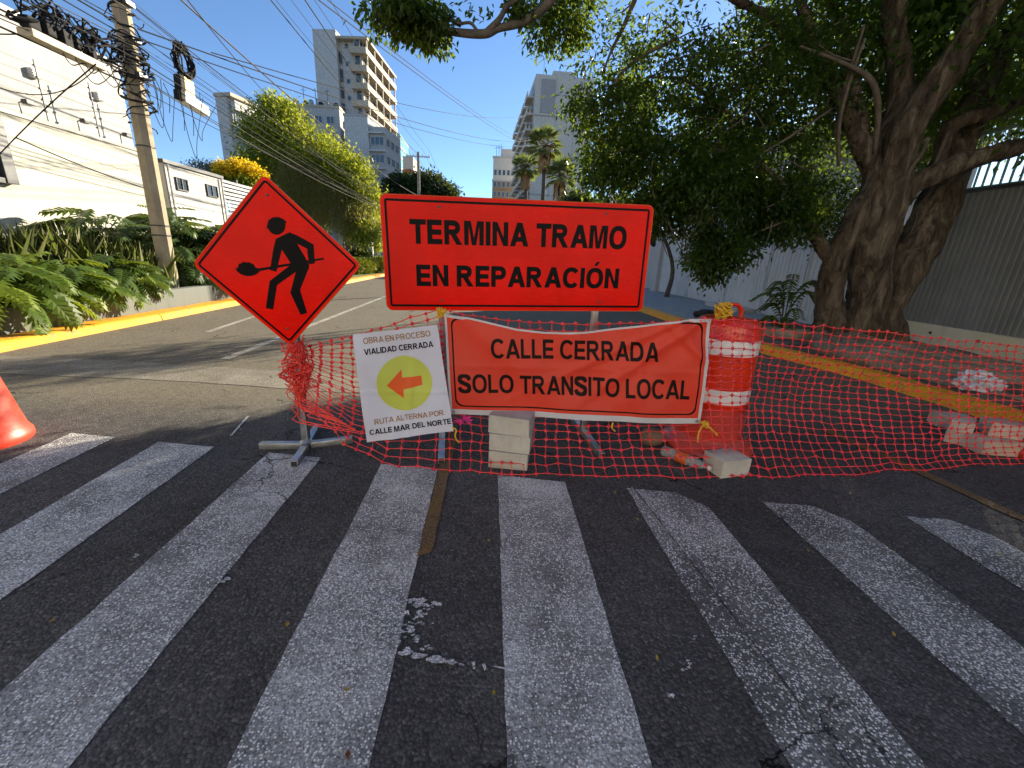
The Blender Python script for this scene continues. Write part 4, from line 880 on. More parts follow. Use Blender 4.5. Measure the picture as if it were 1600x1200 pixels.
# ================================================================== OTHER TREES
def tree(name, label, base, blobs, mat, ncl, per, cr, L, W, trunk_r, cat='tree', crown2=None, droop=.3, lean=(0, 0), group=None):
    t_ = thing(name, label, cat, base, 0, group); o = np.array(base); B = [PB_(b_, o) for b_ in blobs]
    p, d, n_, t = cloud(B, ncl, per, cr, .45, droop); leaves('crown', mat, t_, p, d, n_, L*(.8+.4*rng.random(len(p))), W, t)
    if crown2:
        bl, m2, nc, pe, c2, L2, W2, dr2, nm = crown2; p, d, n_, t = cloud([PB_(b_, o) for b_ in bl], nc, pe, c2, .5, dr2); leaves(nm, m2, t_, p, d, n_, L2*(.8+.4*rng.random(len(p))), W2, t)
    b = MB(); c = np.array(B[0][0]); top = c*.8
    b.tube(crom([(0, 0, -.1), (lean[0]*.3, lean[1]*.3, c[2]*.3), tuple(top)], 5), [trunk_r*(1-.07*i) for i in range(11)], 8)
    for bl in B[:6]:
        q = np.array(bl[0]); b.tube(crom([tuple(top*.5), tuple((top*.5+q)/2+rng.normal(size=3)*.2), tuple(q)], 4), [trunk_r*.5*(1-.09*i) for i in range(9)], 6)
    b.build('trunk', M['twig'], t_, 'all'); return t_
def PB_(b_, o): return (np.array(at(*b_[:3]))-o, b_[3:6], b_[6] if len(b_) > 6 else 1.0)
tree('lime_tree', 'tall bushy lime green tree in front of the far blocks, left of the street', (-11.5, 30, .1),
     [(440, 200, 30, 1.7, 1.6, 1.7), (490, 245, 30, 2.2, 1.8, 1.6), (420, 262, 30.5, 1.9, 1.6, 1.5), (540, 275, 29.5, 1.7, 1.6, 1.5), (430, 168, 30, .8, .8, .6), (565, 320, 29, 1.1, 1.3, 1.5), (395, 205, 30, .8, .9, .7), (470, 320, 30, 2.2, 1.5, 1.6), (570, 365, 28, .7, .9, .8)], M['lime_l'], 1500, 26, .32, .25, .1, .28,
     crown2=([(510, 320, 28.4, 2.2, 1.0, 1.5), (555, 350, 28, 1.2, 1, 1.2), (470, 270, 28.8, 1.6, .8, 1.0)], M['olive'], 620, 34, .4, .2, .035, 1.2, 'weeping_twigs'))
tree('flowering_tree', 'small tree covered in yellow blossom behind the orange diamond sign', (-13.2, 24, .1), [(378, 285, 24, 1.3, .8, .55), (350, 290, 24, .7, .6, .45), (400, 300, 24, .8, .7, .5)], M['lime_l'], 320, 26, .2, .2, .09, .12,
     crown2=([(375, 266, 24, 1.0, .8, .38), (352, 264, 24, .4, .5, .28), (398, 274, 24, .5, .5, .3)], M['flower'], 260, 24, .13, .12, .1, .1, 'blossom'))
tree('grey_tree', 'faint grey sparse tree behind the roof of the white house', (-16.5, 27, .1), [(320, 262, 27, .9, .7, .38), (336, 268, 27, .5, .5, .35)], M['grey_l'], 90, 20, .16, .14, .06, .08)
tree('dark_tree', 'dark round tree at the end of the street behind the rectangular sign', (-10, 66, .0), [(630, 298, 66, 2.6, 2.4, 1.9), (665, 292, 66, 3.0, 2.4, 1.6), (692, 306, 66, 2.2, 2, 1.4), (610, 310, 66, 1.7, 1.6, 1.6)], M['dark_l'], 750, 24, .5, .55, .28, .3)
tree('sparse_tree', 'sparse light green tree beyond the ficus, its thin twigs against the sky', (7.4, 17.5, .1), [(985, 225, 15, .9, .9, .6), (935, 205, 14, .45, .6, .35), (960, 262, 14.5, .7, .7, .4), (1020, 150, 15.5, 1.1, .9, .7), (915, 255, 13.5, .3, .4, .3)], M['fic'], 120, 26, .2, .13, .06, .12, droop=.5)
tree('dark_tree', 'dark leafy tree low behind the palms on the right', (7, 38, .1), [(905, 330, 38, 1.8, 1.6, 1.4), (960, 335, 36, 1.8, 1.6, 1.2)], M['dark_l'], 400, 24, .4, .4, .2, .2)
tree('lime_tree', 'small light green tree between the diamond and rectangular signs', (-10.2, 36, .1), [(578, 330, 36, 1.0, 1.2, 1.6), (585, 375, 36, .6, .9, .8), (560, 365, 36, 1.0, 1, .9)], M['lime_l'], 330, 24, .3, .25, .1, .15)
def bush(name, label, c, r, mat, ncl, L, W, group=None, cat='shrub'):
    t_ = thing(name, label, cat, (c[0], c[1], .1), 0, group); p, d, n_, t = cloud([((0, 0, c[2]), r)], ncl, 22, .1, .25, .1, 1.0); leaves('foliage', mat, t_, p, d, n_, L, W, t)
    MB().tube([(0, 0, -.05), (0, 0, c[2])], [.05, .03], 6).build('stem', M['twig'], t_); return t_
bush('topiary_ball', 'clipped round green bush between the two orange signs', (-9.0, 30.5, .75), (.75, .7, .62), M['dark_l'], 420, .12, .07)
for k in range(3): bush('hedge', ['low yellow green hedge behind the kerb, nearest stretch left of the rectangular sign', 'low yellow green hedge, middle stretch along the far kerb', 'low yellow green hedge, far stretch along the kerb'][k], (-7.5, 26+4.2*k, .4), (.6, 2.1, .4), M['hedge'], 620, .12, .07, 'yellow green hedges along the left kerb', 'hedge')
dg = thing('garden_gate', 'dark garden gate with a white frame far down the left side', 'gate', (-10.4, 34, .1))
MB().box((-.9, 0, 0), (.9, .06, 2.0)).build('leaf', M['dark_steel'], dg); MB().box((-1.3, -.05, 0), (-.91, .2, 2.6)).box((.91, -.05, 0), (1.3, .2, 2.6)).box((-1.3, -.05, 2.601), (1.3, .2, 2.9)).build('frame', M['white2'], dg)

def palm(label, head, base, h_r, nl, dead):
    t_ = thing('fan_palm', label, 'palm tree', base, 0, 'fan palms right of the street'); o = np.array(base); hd = np.array(head)-o
    pos, dr, nr, tt, LL = [], [], [], [], []
    for i in range(nl):
        az = rng.random()*6.283; el = rng.uniform(-.7, 1.35); dv = np.array([math.cos(az)*math.cos(el), math.sin(az)*math.cos(el), math.sin(el)])
        c = hd+dv*h_r*.5; sd = np.cross(dv, [0, 0, 1]); sd /= np.linalg.norm(sd)+1e-6; tn = rng.random()
        for a in np.linspace(-1.5, 1.5, 13):
            pos.append(c); dr.append(dv*math.cos(a)+sd*math.sin(a)+np.array([0, 0, -.15-.1*abs(a)])); nr.append(np.cross(sd, dv)); tt.append(tn*.7+.3*rng.random()); LL.append(h_r*.52*(1-.15*abs(a)))
    leaves('crown', M['palm'], t_, pos, dr, nr, LL, h_r*.06, np.array(tt), .1, .2)
    b = MB(); b.tube(crom([(0, 0, -.2), tuple(hd*.5+np.array([.15, 0, 0])), tuple(hd)], 8), [.26-.006*i for i in range(17)], 9)
    for i in range(nl): az = rng.random()*6.283; el = rng.uniform(-.6, 1.2); dv = np.array([math.cos(az)*math.cos(el), math.sin(az)*math.cos(el), math.sin(el)]); b.tube([tuple(hd), tuple(hd+dv*h_r*.5)], .025, 4)
    b.build('trunk', M['twig'], t_, 'all')
    pos, dr, nr, tt = [], [], [], []
    for i in range(dead):
        az = rng.random()*6.283; q = hd+np.array([math.cos(az)*.35, math.sin(az)*.35, -rng.random()*h_r*.9]); pos.append(q); dr.append([math.cos(az)*.35, math.sin(az)*.35, -1]); nr.append([math.cos(az), math.sin(az), .3]); tt.append(rng.random())
    leaves('dead_skirt', M['deadfrond'], t_, pos, dr, nr, h_r*.45, h_r*.16, np.array(tt), .2, .05)
palm('tallest fan palm with a full crown in front of the concrete tower', at(852, 228, 45), (4.75, 45, .1), 2.0, 46, 110)
palm('fan palm with a brown skirt of dead fronds, left of the tallest palm', at(822, 262, 58), (4.3, 58, .1), 2.1, 42, 190)
palm('shorter sunlit fan palm right of the tallest palm', at(876, 275, 42), (6.0, 42, .1), 1.9, 40, 60)

# ================================================================== PLANTING BED
def philo_leaf(tint, seed, nf=8):
    """deeply cut leaf, stalk at the origin, blade along +x"""
    r_ = random.Random(seed); vs, fs = [], []; Ln = .62; drp = lambda x: -.42*x*x
    for i in range(nf+1):
        t_ = i/nf; x = Ln*t_*.82; ln = .27*(math.sin(math.pi*(.2+.72*t_))**.8)*r_.uniform(.88, 1.1); a = R(78-58*t_)
        for sgn in ((-1, 1) if i < nf else (1,)):
            ax, ay = (math.cos(a), math.sin(a)*sgn) if i < nf else (1, 0); wd = .05+.016*(1-t_)
            nx_, ny_ = -ay, ax; z0 = drp(x); b_ = len(vs); mid = (x+ax*ln*.55, ay*ln*.55); tip = (x+ax*ln, ay*ln)
            vs += [(x-.02, 0, z0), (x+.045, 0, drp(x+.045)), (mid[0]+nx_*wd*.62, mid[1]+ny_*wd*.62, drp(mid[0])+.02), (mid[0]-nx_*wd*.62, mid[1]-ny_*wd*.62, drp(mid[0])+.012), (tip[0], tip[1], drp(tip[0])-.035)]
            fs += [(b_, b_+1, b_+2, b_+3) if sgn < 0 else (b_, b_+1, b_+3, b_+2), (b_+3, b_+2, b_+4)]
    me = bpy.data.meshes.new('leaf'); me.from_pydata(vs, [], fs)
    a_ = me.attributes.new('tint', 'FLOAT', 'FACE'); a_.data.foreach_set('value', [min(1, max(0, tint+r_.uniform(-.12, .12))) for _ in fs]); return me
PM = [philo_leaf(t_, i) for i, t_ in enumerate((.15, .4, .6, .85))]
for m in PM: m.materials.append(M['philo'])
PD = [philo_leaf(t_, i+9) for i, t_ in enumerate((.2, .5, .8))]
for m in PD: m.materials.append(M['philo_d'])
def philodendron(label, c, rad, h, n, meshes, sc=1.0):
    t_ = thing('philodendron', label, 'plant', c, 0, 'philodendrons in the planter'); st = MB(); rr = random.Random(int(c[1]*100))
    for i in range(n):
        az = rr.uniform(0, 6.283); u = rr.random()**.55; pr = rad*u; z = h*(1-.75*u**2)*rr.uniform(.55, 1.05); pit = R(rr.uniform(-30, 18)+12-40*u)
        p_ = Vector((math.cos(az)*pr, math.sin(az)*pr, z)); o = bpy.data.objects.new('leaf', meshes[rr.randrange(len(meshes))]); link(o, t_)
        o.location = p_; o.rotation_euler = (rr.uniform(-.4, .4), -pit, az+rr.uniform(-.5, .5)); o.scale = (sc*rr.uniform(.75, 1.15),)*3
        st.tube(crom([(p_.x*.15, p_.y*.15, -.05), (p_.x*.45, p_.y*.45, z*.75), tuple(p_)], 3), .012, 4, False)
    st.build('stem', M['lampgreen'] if 0 else M['grass'], t_, 'all')
philodendron('big bright philodendron spilling over the planter wall at the left edge', (-7.45, 6.6, .46), .85, .75, 95, PM)
philodendron('bright philodendron in front of the spiky grass, second from the left edge', (-7.5, 7.7, .46), .8, .7, 80, PM)
philodendron('philodendron cut off by the left edge of the picture', (-7.6, 5.4, .46), .8, .7, 60, PM)
philodendron('mid green philodendron just left of the pole foot', (-7.5, 8.9, .46), .7, .7, 90, PM, .9)
philodendron('tall dark philodendron against the white wall, left of the pole', (-9.0, 10.6, .46), 1.0, 1.6, 130, PD, 1.15)
philodendron('tall dark philodendron directly behind the pole', (-8.6, 12.2, .46), 1.0, 1.8, 130, PD, 1.15)
philodendron('dark philodendron right of the pole, trailing over the planter wall', (-7.5, 12.0, .46), .9, 1.45, 140, PD, 1.15)
philodendron('dark philodendron behind the left corner of the diamond sign', (-7.7, 13.6, .46), 1.0, 1.6, 140, PD, 1.2)
philodendron('dark philodendron close against the right side of the pole', (-7.75, 11.2, .46), .8, 1.5, 120, PD, 1.1)
philodendron('dark philodendron at the far end of the planter', (-7.7, 16, .46), 1.1, 1.3, 70, PD)
def grass_clump(label, c, n, L, spread, mat):
    t_ = thing('spiky_grass', label, 'plant', c, 0, 'spiky grasses in the planter'); p = rng.normal(size=(n, 3))*np.array([spread, spread, 0]); d = unit(n)*.42+np.array([0, 0, 1.0])
    leaves('foliage', mat, t_, p, d, unit(n), L*(.55+.6*rng.random(n)), .013, rng.random(n), .2, .16)
    MB().lathe([(spread*.7, -.1), (spread*.5, .05), (.03, .1)], 10).build('crown_base', M['twig'], t_, 'all')
grass_clump('spiky grey green grass against the white wall at the far left', (-8.9, 7.6, .46), 650, 1.15, .42, M['blade'])
grass_clump('spiky grass clump behind the bright philodendrons', (-8.6, 8.9, .46), 650, 1.15, .36, M['blade'])
grass_clump('arching brownish grass clump left of the pole', (-7.9, 9.6, .46), 520, .95, .3, M['blade'])
grass_clump('small pale grass tuft right of the pole', (-7.1, 10.9, .46), 130, .8, .12, M['blade'])
sp = thing('sapling', 'small leafy sapling with paired leaflets at the left of the ficus trunk', 'sapling', (6.2, 8.5, .15))
st = MB(); pp, dd, nn_, tt = [], [], [], []
for i in range(16):
    az = rng.uniform(1.6, 5.2); h_ = rng.uniform(.25, 1.15); ln = rng.uniform(.35, .7); path = crom([(0, 0, 0), (math.cos(az)*.1, math.sin(az)*.1, h_*.8), (math.cos(az)*ln*.6, math.sin(az)*ln*.6, h_+.12), (math.cos(az)*ln, math.sin(az)*ln, h_-.05)], 6); st.tube(path, .008, 4, False)
    for q in range(6, len(path)):
        for s_ in (-1, 1): pp.append(path[q]); dd.append([math.cos(az)*.5-math.sin(az)*s_, math.sin(az)*.5+math.cos(az)*s_, -.3]); nn_.append([0, 0, 1]); tt.append(rng.random())
st.build('stem', M['twig'], sp, 'all'); leaves('foliage', M['philo'], sp, pp, dd, nn_, .15, .07, np.array(tt), .1, .15)

# ================================================================== WORK SIGNS
def plate(root, w, h, r, ang=0, margin=.022, line=.014, parent=None):
    o_ = rot2(rrect(w, h, r), ang)
    b = MB(); b.prism(o_, 0, .004); pl = b.build('sign_plate', M['sign_red'], root)
    e = MB(); e.ring(rot2(rrect(w, h, r), ang), rot2(rrect(w, h, r, inset=.007), ang), -.0015, -.0001); e.build('rim', M['sign_edge'], root)
    k = MB(); k.ring(rot2(rrect(w, h, r, inset=margin), ang), rot2(rrect(w, h, r, inset=margin+line), ang), -.0012, -.0002); k.build('border', M['black'], root)
    return pl
def letters(root, txt, box, ang, mat, bold, name='lettering'):
    """box: centre x, base z, width, cap height in the sign's plane"""
    V, Fc = text_mesh(txt, bold); cx, bz, w_, h_ = box
    P = rot2([(cx+(u-.5)*w_, bz+v*h_) for u, v in V], ang); b = MB(); b.add([(x, -.0014, z) for x, z in P], Fc)
    o = b.build(name, mat, root, fix=False); return o
DC = Vector((-1.427, 2.97, 1.372)); DA = R(2.2)
ds = thing('diamond_sign', 'orange diamond road works sign with a black digging worker on a steel cross stand', 'road sign', (-1.39, 3.02, 0))
face = bpy.data.objects.new('sign_face', None); link(face, ds); face.location = DC-Vector((-1.39, 3.02, 0))
plate(face, .785, .785, .045, DA+R(45))
def pict(pts):
    out = []
    for x, y in pts:
        q = at(260+x/4, 260+y/4, 2.97)-DC; out.append((q.x, q.z))
    return out
def ell(cx, cy, rx, ry, n=20, jag=0): return [(cx+rx*math.cos(6.2832*k/n)*(1+random.uniform(-jag, jag)), cy+ry*math.sin(6.2832*k/n)*(1+random.uniform(-jag, jag))) for k in range(n)]
pg = MB(); dz = -.0013
shapes = [ell(690, 372, 55, 55), [(632, 360), (640, 335), (665, 318), (700, 315), (735, 330), (742, 342), (752, 338), (750, 350), (742, 362), (640, 388), (626, 388), (628, 378)],
 [(685, 452), (770, 411), (812, 430), (816, 480), (892, 612), (892, 640), (862, 650), (800, 655), (768, 632), (776, 604), (722, 520), (706, 500)],
 [(768, 412), (812, 428), (921, 488), (928, 608), (890, 610), (880, 515), (812, 480)], [(684, 454), (716, 452), (722, 520), (688, 658), (648, 648), (668, 520)],
 [(770, 620), (815, 655), (692, 742), (668, 894), (622, 886), (646, 716)], [(810, 655), (893, 628), (836, 772), (880, 915), (840, 928), (775, 790)],
 [(560, 640), (984, 570), (986, 582), (562, 658)], [(438, 640), (450, 625), (452, 608), (470, 605), (482, 595), (500, 600), (522, 598), (535, 608), (548, 612), (556, 630), (580, 640), (584, 655), (566, 672), (535, 684), (505, 686), (470, 676), (446, 660), (425, 632)]]
for i, s_ in enumerate(shapes):
    P = pict(s_); n = len(P); b = [(x, dz-.00008*i, z) for x, z in P]; pg.add(b, [tuple(range(n))])
pc = pg.build('worker_pictogram', M['black'], face, fix=False)
bm = bmesh.new(); bm.from_mesh(pc.data); bmesh.ops.triangulate(bm, faces=bm.faces, ngon_method='EAR_CLIP'); bm.to_mesh(pc.data); bm.free()
for q in ((0, .43), (0, -.43)):
    o = MB().lathe([(.0, 0), (.009, .0), (.008, .004), (.0, .005)], 8).build('bolt', M['dark_steel'], face, True); x_, z_ = rot2([q], DA)[0]; o.location = (x_, -.0018, z_); o.rotation_euler = (R(90), 0, 0)
sq = .025
MB().box((-sq, -sq, .05), (sq, sq, 1.5), None, .004).build('post', M['steel'], ds, True)
for i, (ex, ey) in enumerate(((-.34, -.02), (.31, .12), (.04, -.31), (-.06, .36))):
    d = Vector((ex, ey, 0)); L = d.length; a = math.atan2(ey, ex); m_ = Matrix.Rotation(a, 4, 'Z')
    b = MB(); b.box((.028, -sq, .0), (L, sq, .05), m_, .004); b.m = 1; b.box((L-.01, -sq+.006, .006), (L+.0015, sq-.006, .044), m_)
    b.build('leg', [M['steel'], M['rag']], ds, True)
MB().lathe([(.045, .05), (.05, .055), (.03, .075), (.026, .08)], 10).build('weld_collar', M['steel'], ds, True)
for z in (1.2, 1.42): MB().cbox((0, -.035, z), (.3, .016, .03)).build('bracket', M['steel'], ds)

rs = thing('rectangular_sign', 'large orange rectangular sign reading TERMINA TRAMO EN REPARACIÓN on two steel posts', 'road sign', (.23, 3.36, 0))
RZ, RA = R(5.7), R(1.26)
rf = bpy.data.objects.new('sign_face', None); link(rf, rs); rf.location = (0, -.06, 1.493); rf.rotation_euler = (0, 0, RZ)
plate(rf, 2.04, .81, .05, RA, .03, .016)
letters(rf, 'TERMINA TRAMO', (.0, .0775, 1.645, .168), RA, M['black'], .245)
letters(rf, 'EN REPARACIÓN', (.0, -.223, 1.58, .155), RA, M['black'], .245)
for xx in (-.61, .64):
    for zz in (-.33, .33):
        o = MB().lathe([(.0, 0), (.01, .0), (.009, .004), (.0, .005)], 8).build('bolt', M['dark_steel'], rf, True); x_, z_ = rot2([(xx, zz)], RA)[0]; o.location = (x_, -.0018, z_); o.rotation_euler = (R(90), 0, 0)
    n_ = Vector((-math.sin(RZ), math.cos(RZ), 0)); t_ = Vector((math.cos(RZ), math.sin(RZ), 0)); c = t_*xx+n_*.0
    MB().box((-sq, -sq, .05), (sq, sq, 1.86), Matrix.Translation(c) @ Matrix.Rotation(RZ, 4, 'Z'), .004).build('post', M['steel'], rs, True)
    b = MB(); b.box((-sq, -.5, 0), (sq, .45, .049), Matrix.Translation(c) @ Matrix.Rotation(RZ, 4, 'Z'), .004); b.m = 1; b.box((-sq+.006, -.502, .006), (sq-.006, -.49, .044), Matrix.Translation(c) @ Matrix.Rotation(RZ, 4, 'Z'))
    b.build('foot', [M['steel'], M['rag']], rs, True)
for z in (1.2, 1.75): MB().box((-.95, -.048, z), (.95, -.027, z+.035), Matrix.Rotation(RZ, 4, 'Z')).build('crossbar', M['steel'], rs)

# ---- banner: vinyl sheet whose top edge sags and folds back
def wave_b(s, t): return .005*math.exp(-((s-.5-.02*t)/.013)**2)+.004*math.exp(-((s-.75)/.012)**2)+.004*math.exp(-((s-.25+.02*t)/.013)**2)+.004*math.exp(-((t-.5)/.025)**2)+.012*math.exp(-((s-.8-.5*t)/.02)**2)*(1-t)+.012*math.sin(7*s+3*t)*(.4+t)+.007*math.sin(19*s-8*t)+.024*math.exp(-((s-.86-.35*t)/.035)**2)*(1-t)+.024*math.exp(-((s-.97+.55*t)/.03)**2)*(1-t)+.016*math.exp(-((s-.9+.8*t)/.03)**2)*(1-t)+.010*math.exp(-((s-.05-.4*t)/.04)**2)*(1-t)+.006*math.sin(34*s+20*t)*max(0, .5-abs(s-.7))-.02*(1-t)*math.sin(math.pi*s)
BT = [at(694, 490, 2.93), at(1110, 498, 2.9)]; BB = [at(704, 647, 2.87), at(1095, 663, 2.85)]
sagp = [(0, .0), (.02, .012), (.09, .03), (.19, .088), (.27, .135), (.37, .158), (.46, .158), (.54, .145), (.68, .096), (.82, .045), (.92, .008), (1, 0)]
def tsag(s): return float(np.interp(s, [a for a, _ in sagp], [b_ for _, b_ in sagp]))
def banner(s, t, off=0):
    p = BT[0].lerp(BT[1], s).lerp(BB[0].lerp(BB[1], s), t); return (p.x, p.y-wave_b(s, t)-off, p.z)
bn = thing('banner', 'orange vinyl banner reading CALLE CERRADA SOLO TRANSITO LOCAL with a white hem', 'banner', (0, 0, 0))
def grid(fn, nu, nv):
    b = MB(); b.add([fn(i/nu, j/nv) for j in range(nv+1) for i in range(nu+1)], [(j*(nu+1)+i, (j+1)*(nu+1)+i, (j+1)*(nu+1)+i+1, j*(nu+1)+i+1) for j in range(nv) for i in range(nu)]); return b
grid(lambda u, v: banner(u, tsag(u)+(1-tsag(u))*v), 150, 44).build('sheet', M['banner'], bn, 'all', fix=False)
h = MB()                                  # hem: sides, foot and the folded top edge
for k in range(60):
    s0, s1 = k/60, (k+1)/60
    h.add([banner(s0, .945, .0025), banner(s1, .945, .0025), banner(s1, 1, .0025), banner(s0, 1, .0025)], [(0, 3, 2, 1)])
    wt = lambda s: .016 if .08 < s < .92 else .026
    h.add([banner(s0, tsag(s0)-.002, .0025), banner(s1, tsag(s1)-.002, .0025), banner(s1, tsag(s1)+wt(s1), .0025), banner(s0, tsag(s0)+wt(s0), .0025)], [(0, 3, 2, 1)])
for k in range(24):
    t0, t1 = k/24*.945, (k+1)/24*.945
    for a, c in ((0, .008), (.988, 1.0)): h.add([banner(a, t0, .0026), banner(c, t0, .0026), banner(c, t1, .0026), banner(a, t1, .0026)], [(0, 3, 2, 1)])
h.build('hem', M['banner_edge'], bn, 'all', fix=False)
def border_loop(s0, s1, t0, t1, r, asp):
    pts = []
    for cs, ct, a0 in ((s1-r, t0+r*asp, -90), (s1-r, t1-r*asp, 0), (s0+r, t1-r*asp, 90), (s0+r, t0+r*asp, 180)):
        for k in range(9): a = R(a0+90*k/8); pts.append((cs+r*math.cos(a), ct+r*asp*math.sin(a)))
    out = []
    for i in range(len(pts)):
        a, c = pts[i], pts[(i+1) % len(pts)]; n = max(1, int(math.hypot(c[0]-a[0], c[1]-a[1])/.02))
        for j in range(n): out.append((a[0]+(c[0]-a[0])*j/n, a[1]+(c[1]-a[1])*j/n))
    return out
lo = border_loop(.022, .976, .035, .915, .03, 2.4); li = []
cx_, cy_ = .5, .475
for (s, t) in lo: li.append((s+.0055*(1 if s < .022+.03 else -1 if s > .976-.03 else 0)+0, t+.014*(1 if t < .1 else -1 if t > .85 else 0)))
k = MB()
for i in range(len(lo)):
    j = (i+1) % len(lo); q = [lo[i], lo[j], li[j], li[i]]
    if all(t > tsag(s)+.012 for s, t in q): k.add([banner(s, t, .0022) for s, t in q], [(0, 1, 2, 3)])
k.build('border', M['banner_ink'], bn, 'all', fix=False)
def cloth_text(root, fn, txt, bl, br, tr, tl, mat, bold, cuts, off=.0024):
    V, Fc = text_mesh(txt, bold, cuts); b = MB(); vs = []
    for u, v in V:
        s = (bl[0]*(1-u)+br[0]*u)*(1-v)+(tl[0]*(1-u)+tr[0]*u)*v; t = (bl[1]*(1-u)+br[1]*u)*(1-v)+(tl[1]*(1-u)+tr[1]*u)*v; vs.append(fn(s, t, off))
    b.add(vs, Fc); return b.build('lettering', mat, root, fix=False)
cloth_text(bn, banner, 'CALLE CERRADA', (.167, .414), (.812, .41), (.812, .228), (.167, .227), M['banner_ink'], .2, 110, .0042)
cloth_text(bn, banner, 'SOLO TRANSITO LOCAL', (.035, .768), (.942, .757), (.942, .572), (.035, .583), M['banner_ink'], .2, 150, .0042)
for s, t in ((.012, .02), (.988, .02), (.012, .98), (.985, .975)):
    e = MB().lathe([(.006, -.002), (.012, -.002), (.012, .002), (.006, .002)], 12).build('eyelet', M['steel'], bn); e.location = banner(s, t, .004); e.rotation_euler = (R(90), 0, 0)

# ---- poster
PQ = [at(551, 523, 2.80), at(683, 508, 2.82), at(709, 672, 2.78), at(573, 692, 2.76)]
def wave_p(s, t): return .007*math.sin(5*s+4*t)+.005*math.sin(11*t-9*s)+.008*math.exp(-((s-.3-.6*(1-t))/.06)**2)*t+.03*max(0, .08-s)*t+.005*math.exp(-((s-.72+.25*t)/.03)**2)+.004*math.exp(-((t-.52-.1*s)/.02)**2)+.012*max(0, s+t-1.75)**1*3
def poster(s, t, off=0):
    p = PQ[0].lerp(PQ[1], s).lerp(PQ[3].lerp(PQ[2], s), t); return (p.x, p.y-wave_p(s, t)-off, p.z)
ps = thing('poster', 'white poster with an orange arrow in a lime disc, tied to the net', 'poster', (0, 0, 0))
grid(lambda u, v: poster(u, v), 70, 70).build('sheet', M['poster'], ps, 'all', fix=False)
def pst(x, y): # position on the printed sheet
    A = np.array([[567, 92], [-65, 725]], float); q = np.linalg.solve(A, [x-648, y-185]); return float(q[0]), float(q[1])
for txt, x0, x1, yb0, yb1, hh, mt, bo in (('OBRA EN PROCESO', 722, 1168, 243, 193, 38, 'tan_ink', .17), ('VIALIDAD CERRADA', 728, 1186, 313, 262, 38, 'ink', .215), ('RUTA ALTERNA POR', 793, 1247, 783, 728, 37, 'tan_ink', .17), ('CALLE MAR DEL NORTE', 760, 1294, 858, 790, 38, 'ink', .215)):
    sl_p = 5
    cloth_text(ps, poster, txt, pst(x0, yb0), pst(x1, yb1), pst(x1-sl_p, yb1-hh), pst(x0-sl_p, yb0-hh), M[mt], bo, 60, .0034)
def flat_print(root, fn, poly, mat, name, off, n=14):
    """printed shape cut into small facets that follow the sheet"""
    bm = bmesh.new(); vs = [bm.verts.new((s, t, 0)) for s, t in poly]; bm.faces.new(vs)
    for ax in (0, 1):
        for i in range(1, n*2):
            co = (i/(n*2), 0, 0) if ax == 0 else (0, i/(n*2), 0); no = (1, 0, 0) if ax == 0 else (0, 1, 0)
            bmesh.ops.bisect_plane(bm, geom=list(bm.verts)+list(bm.edges)+list(bm.faces), plane_co=co, plane_no=no)
    bmesh.ops.triangulate(bm, faces=bm.faces); bm.verts.index_update(); b = MB(); b.add([fn(v.co.x, v.co.y, off) for v in bm.verts], [[v.index for v in f.verts] for f in bm.faces]); bm.free()
    o = b.build(name, mat, root, 'all', fix=False); return o
flat_print(ps, poster, [pst(987+183*math.cos(a*.0982), 506+185*math.sin(a*.0982)) for a in range(64)], M['lime'], 'disc', .0020, 24)
flat_print(ps, poster, [pst(*q) for q in ((871, 517), (967, 411), (972, 466), (1098, 456), (1105, 518), (982, 545), (981, 605))], M['arrow'], 'arrow', .0036, 24)
def tie(pts, r, label, group=None, cat='tie', name='rope_tie'):
    return tag(MB().tube(crom(pts, 4), r, 6).build(name, M['rope'], None, 'all'), label, cat, group)
def knot(c, sz, label, n=5):
    t_ = thing('rope_tie', label, 'tie', c); 
    for i in range(n):
        pts = [tuple(np.array([random.uniform(-1, 1), random.uniform(-.6, .3), random.uniform(-1, 1)])*sz) for _ in range(5)]; MB().tube(crom([(0, 0, 0)]+pts, 4), .006, 6).build('strand', M['rope'], t_, 'all')
    return t_
knot(at(1128, 487, 3.1), .07, 'frayed yellow rope wound round the handle of the orange drum', 8)
knot(at(1100, 663, 2.83), .03, 'yellow rope knot at the lower right corner of the orange banner', 4)
tie([at(1100, 663, 2.83), at(1092, 675, 2.81), at(1090, 691, 2.8)], .006, 'yellow rope end hanging straight below the banner corner')
tie([at(1100, 662, 2.83), at(1112, 671, 2.81), at(1121, 680, 2.8)], .007, 'yellow rope end slanting right below the banner corner')
tie([at(706, 668, 2.77), at(713, 672, 2.75), at(711, 682, 2.76), at(717, 692, 2.77)], .006, 'yellow rope tied to the lower right corner of the white poster')
tie([at(958, 660, 2.84), at(956, 668, 2.83), at(961, 674, 2.84)], .006, 'short yellow rope end under the middle of the orange banner')
knot(at(690, 487, 3.0), .035, 'greenish yellow rope knot on the left post just under the rectangular sign', 6)
pk = thing('ribbon', 'crumpled magenta ribbon caught in the net below the orange banner', 'ribbon', at(723, 656, 2.86))
for i in range(9):
    a = i*.7; MB().add([(0, 0, 0), (.05*math.cos(a)-.01, -.01, .035*math.sin(a)+.012), (.075*math.cos(a), .012, .04*math.sin(a)), (.05*math.cos(a)+.012, .0, .035*math.sin(a)-.012)], [(0, 1, 2), (0, 2, 3)]).build('fold', M['pink'], pk)

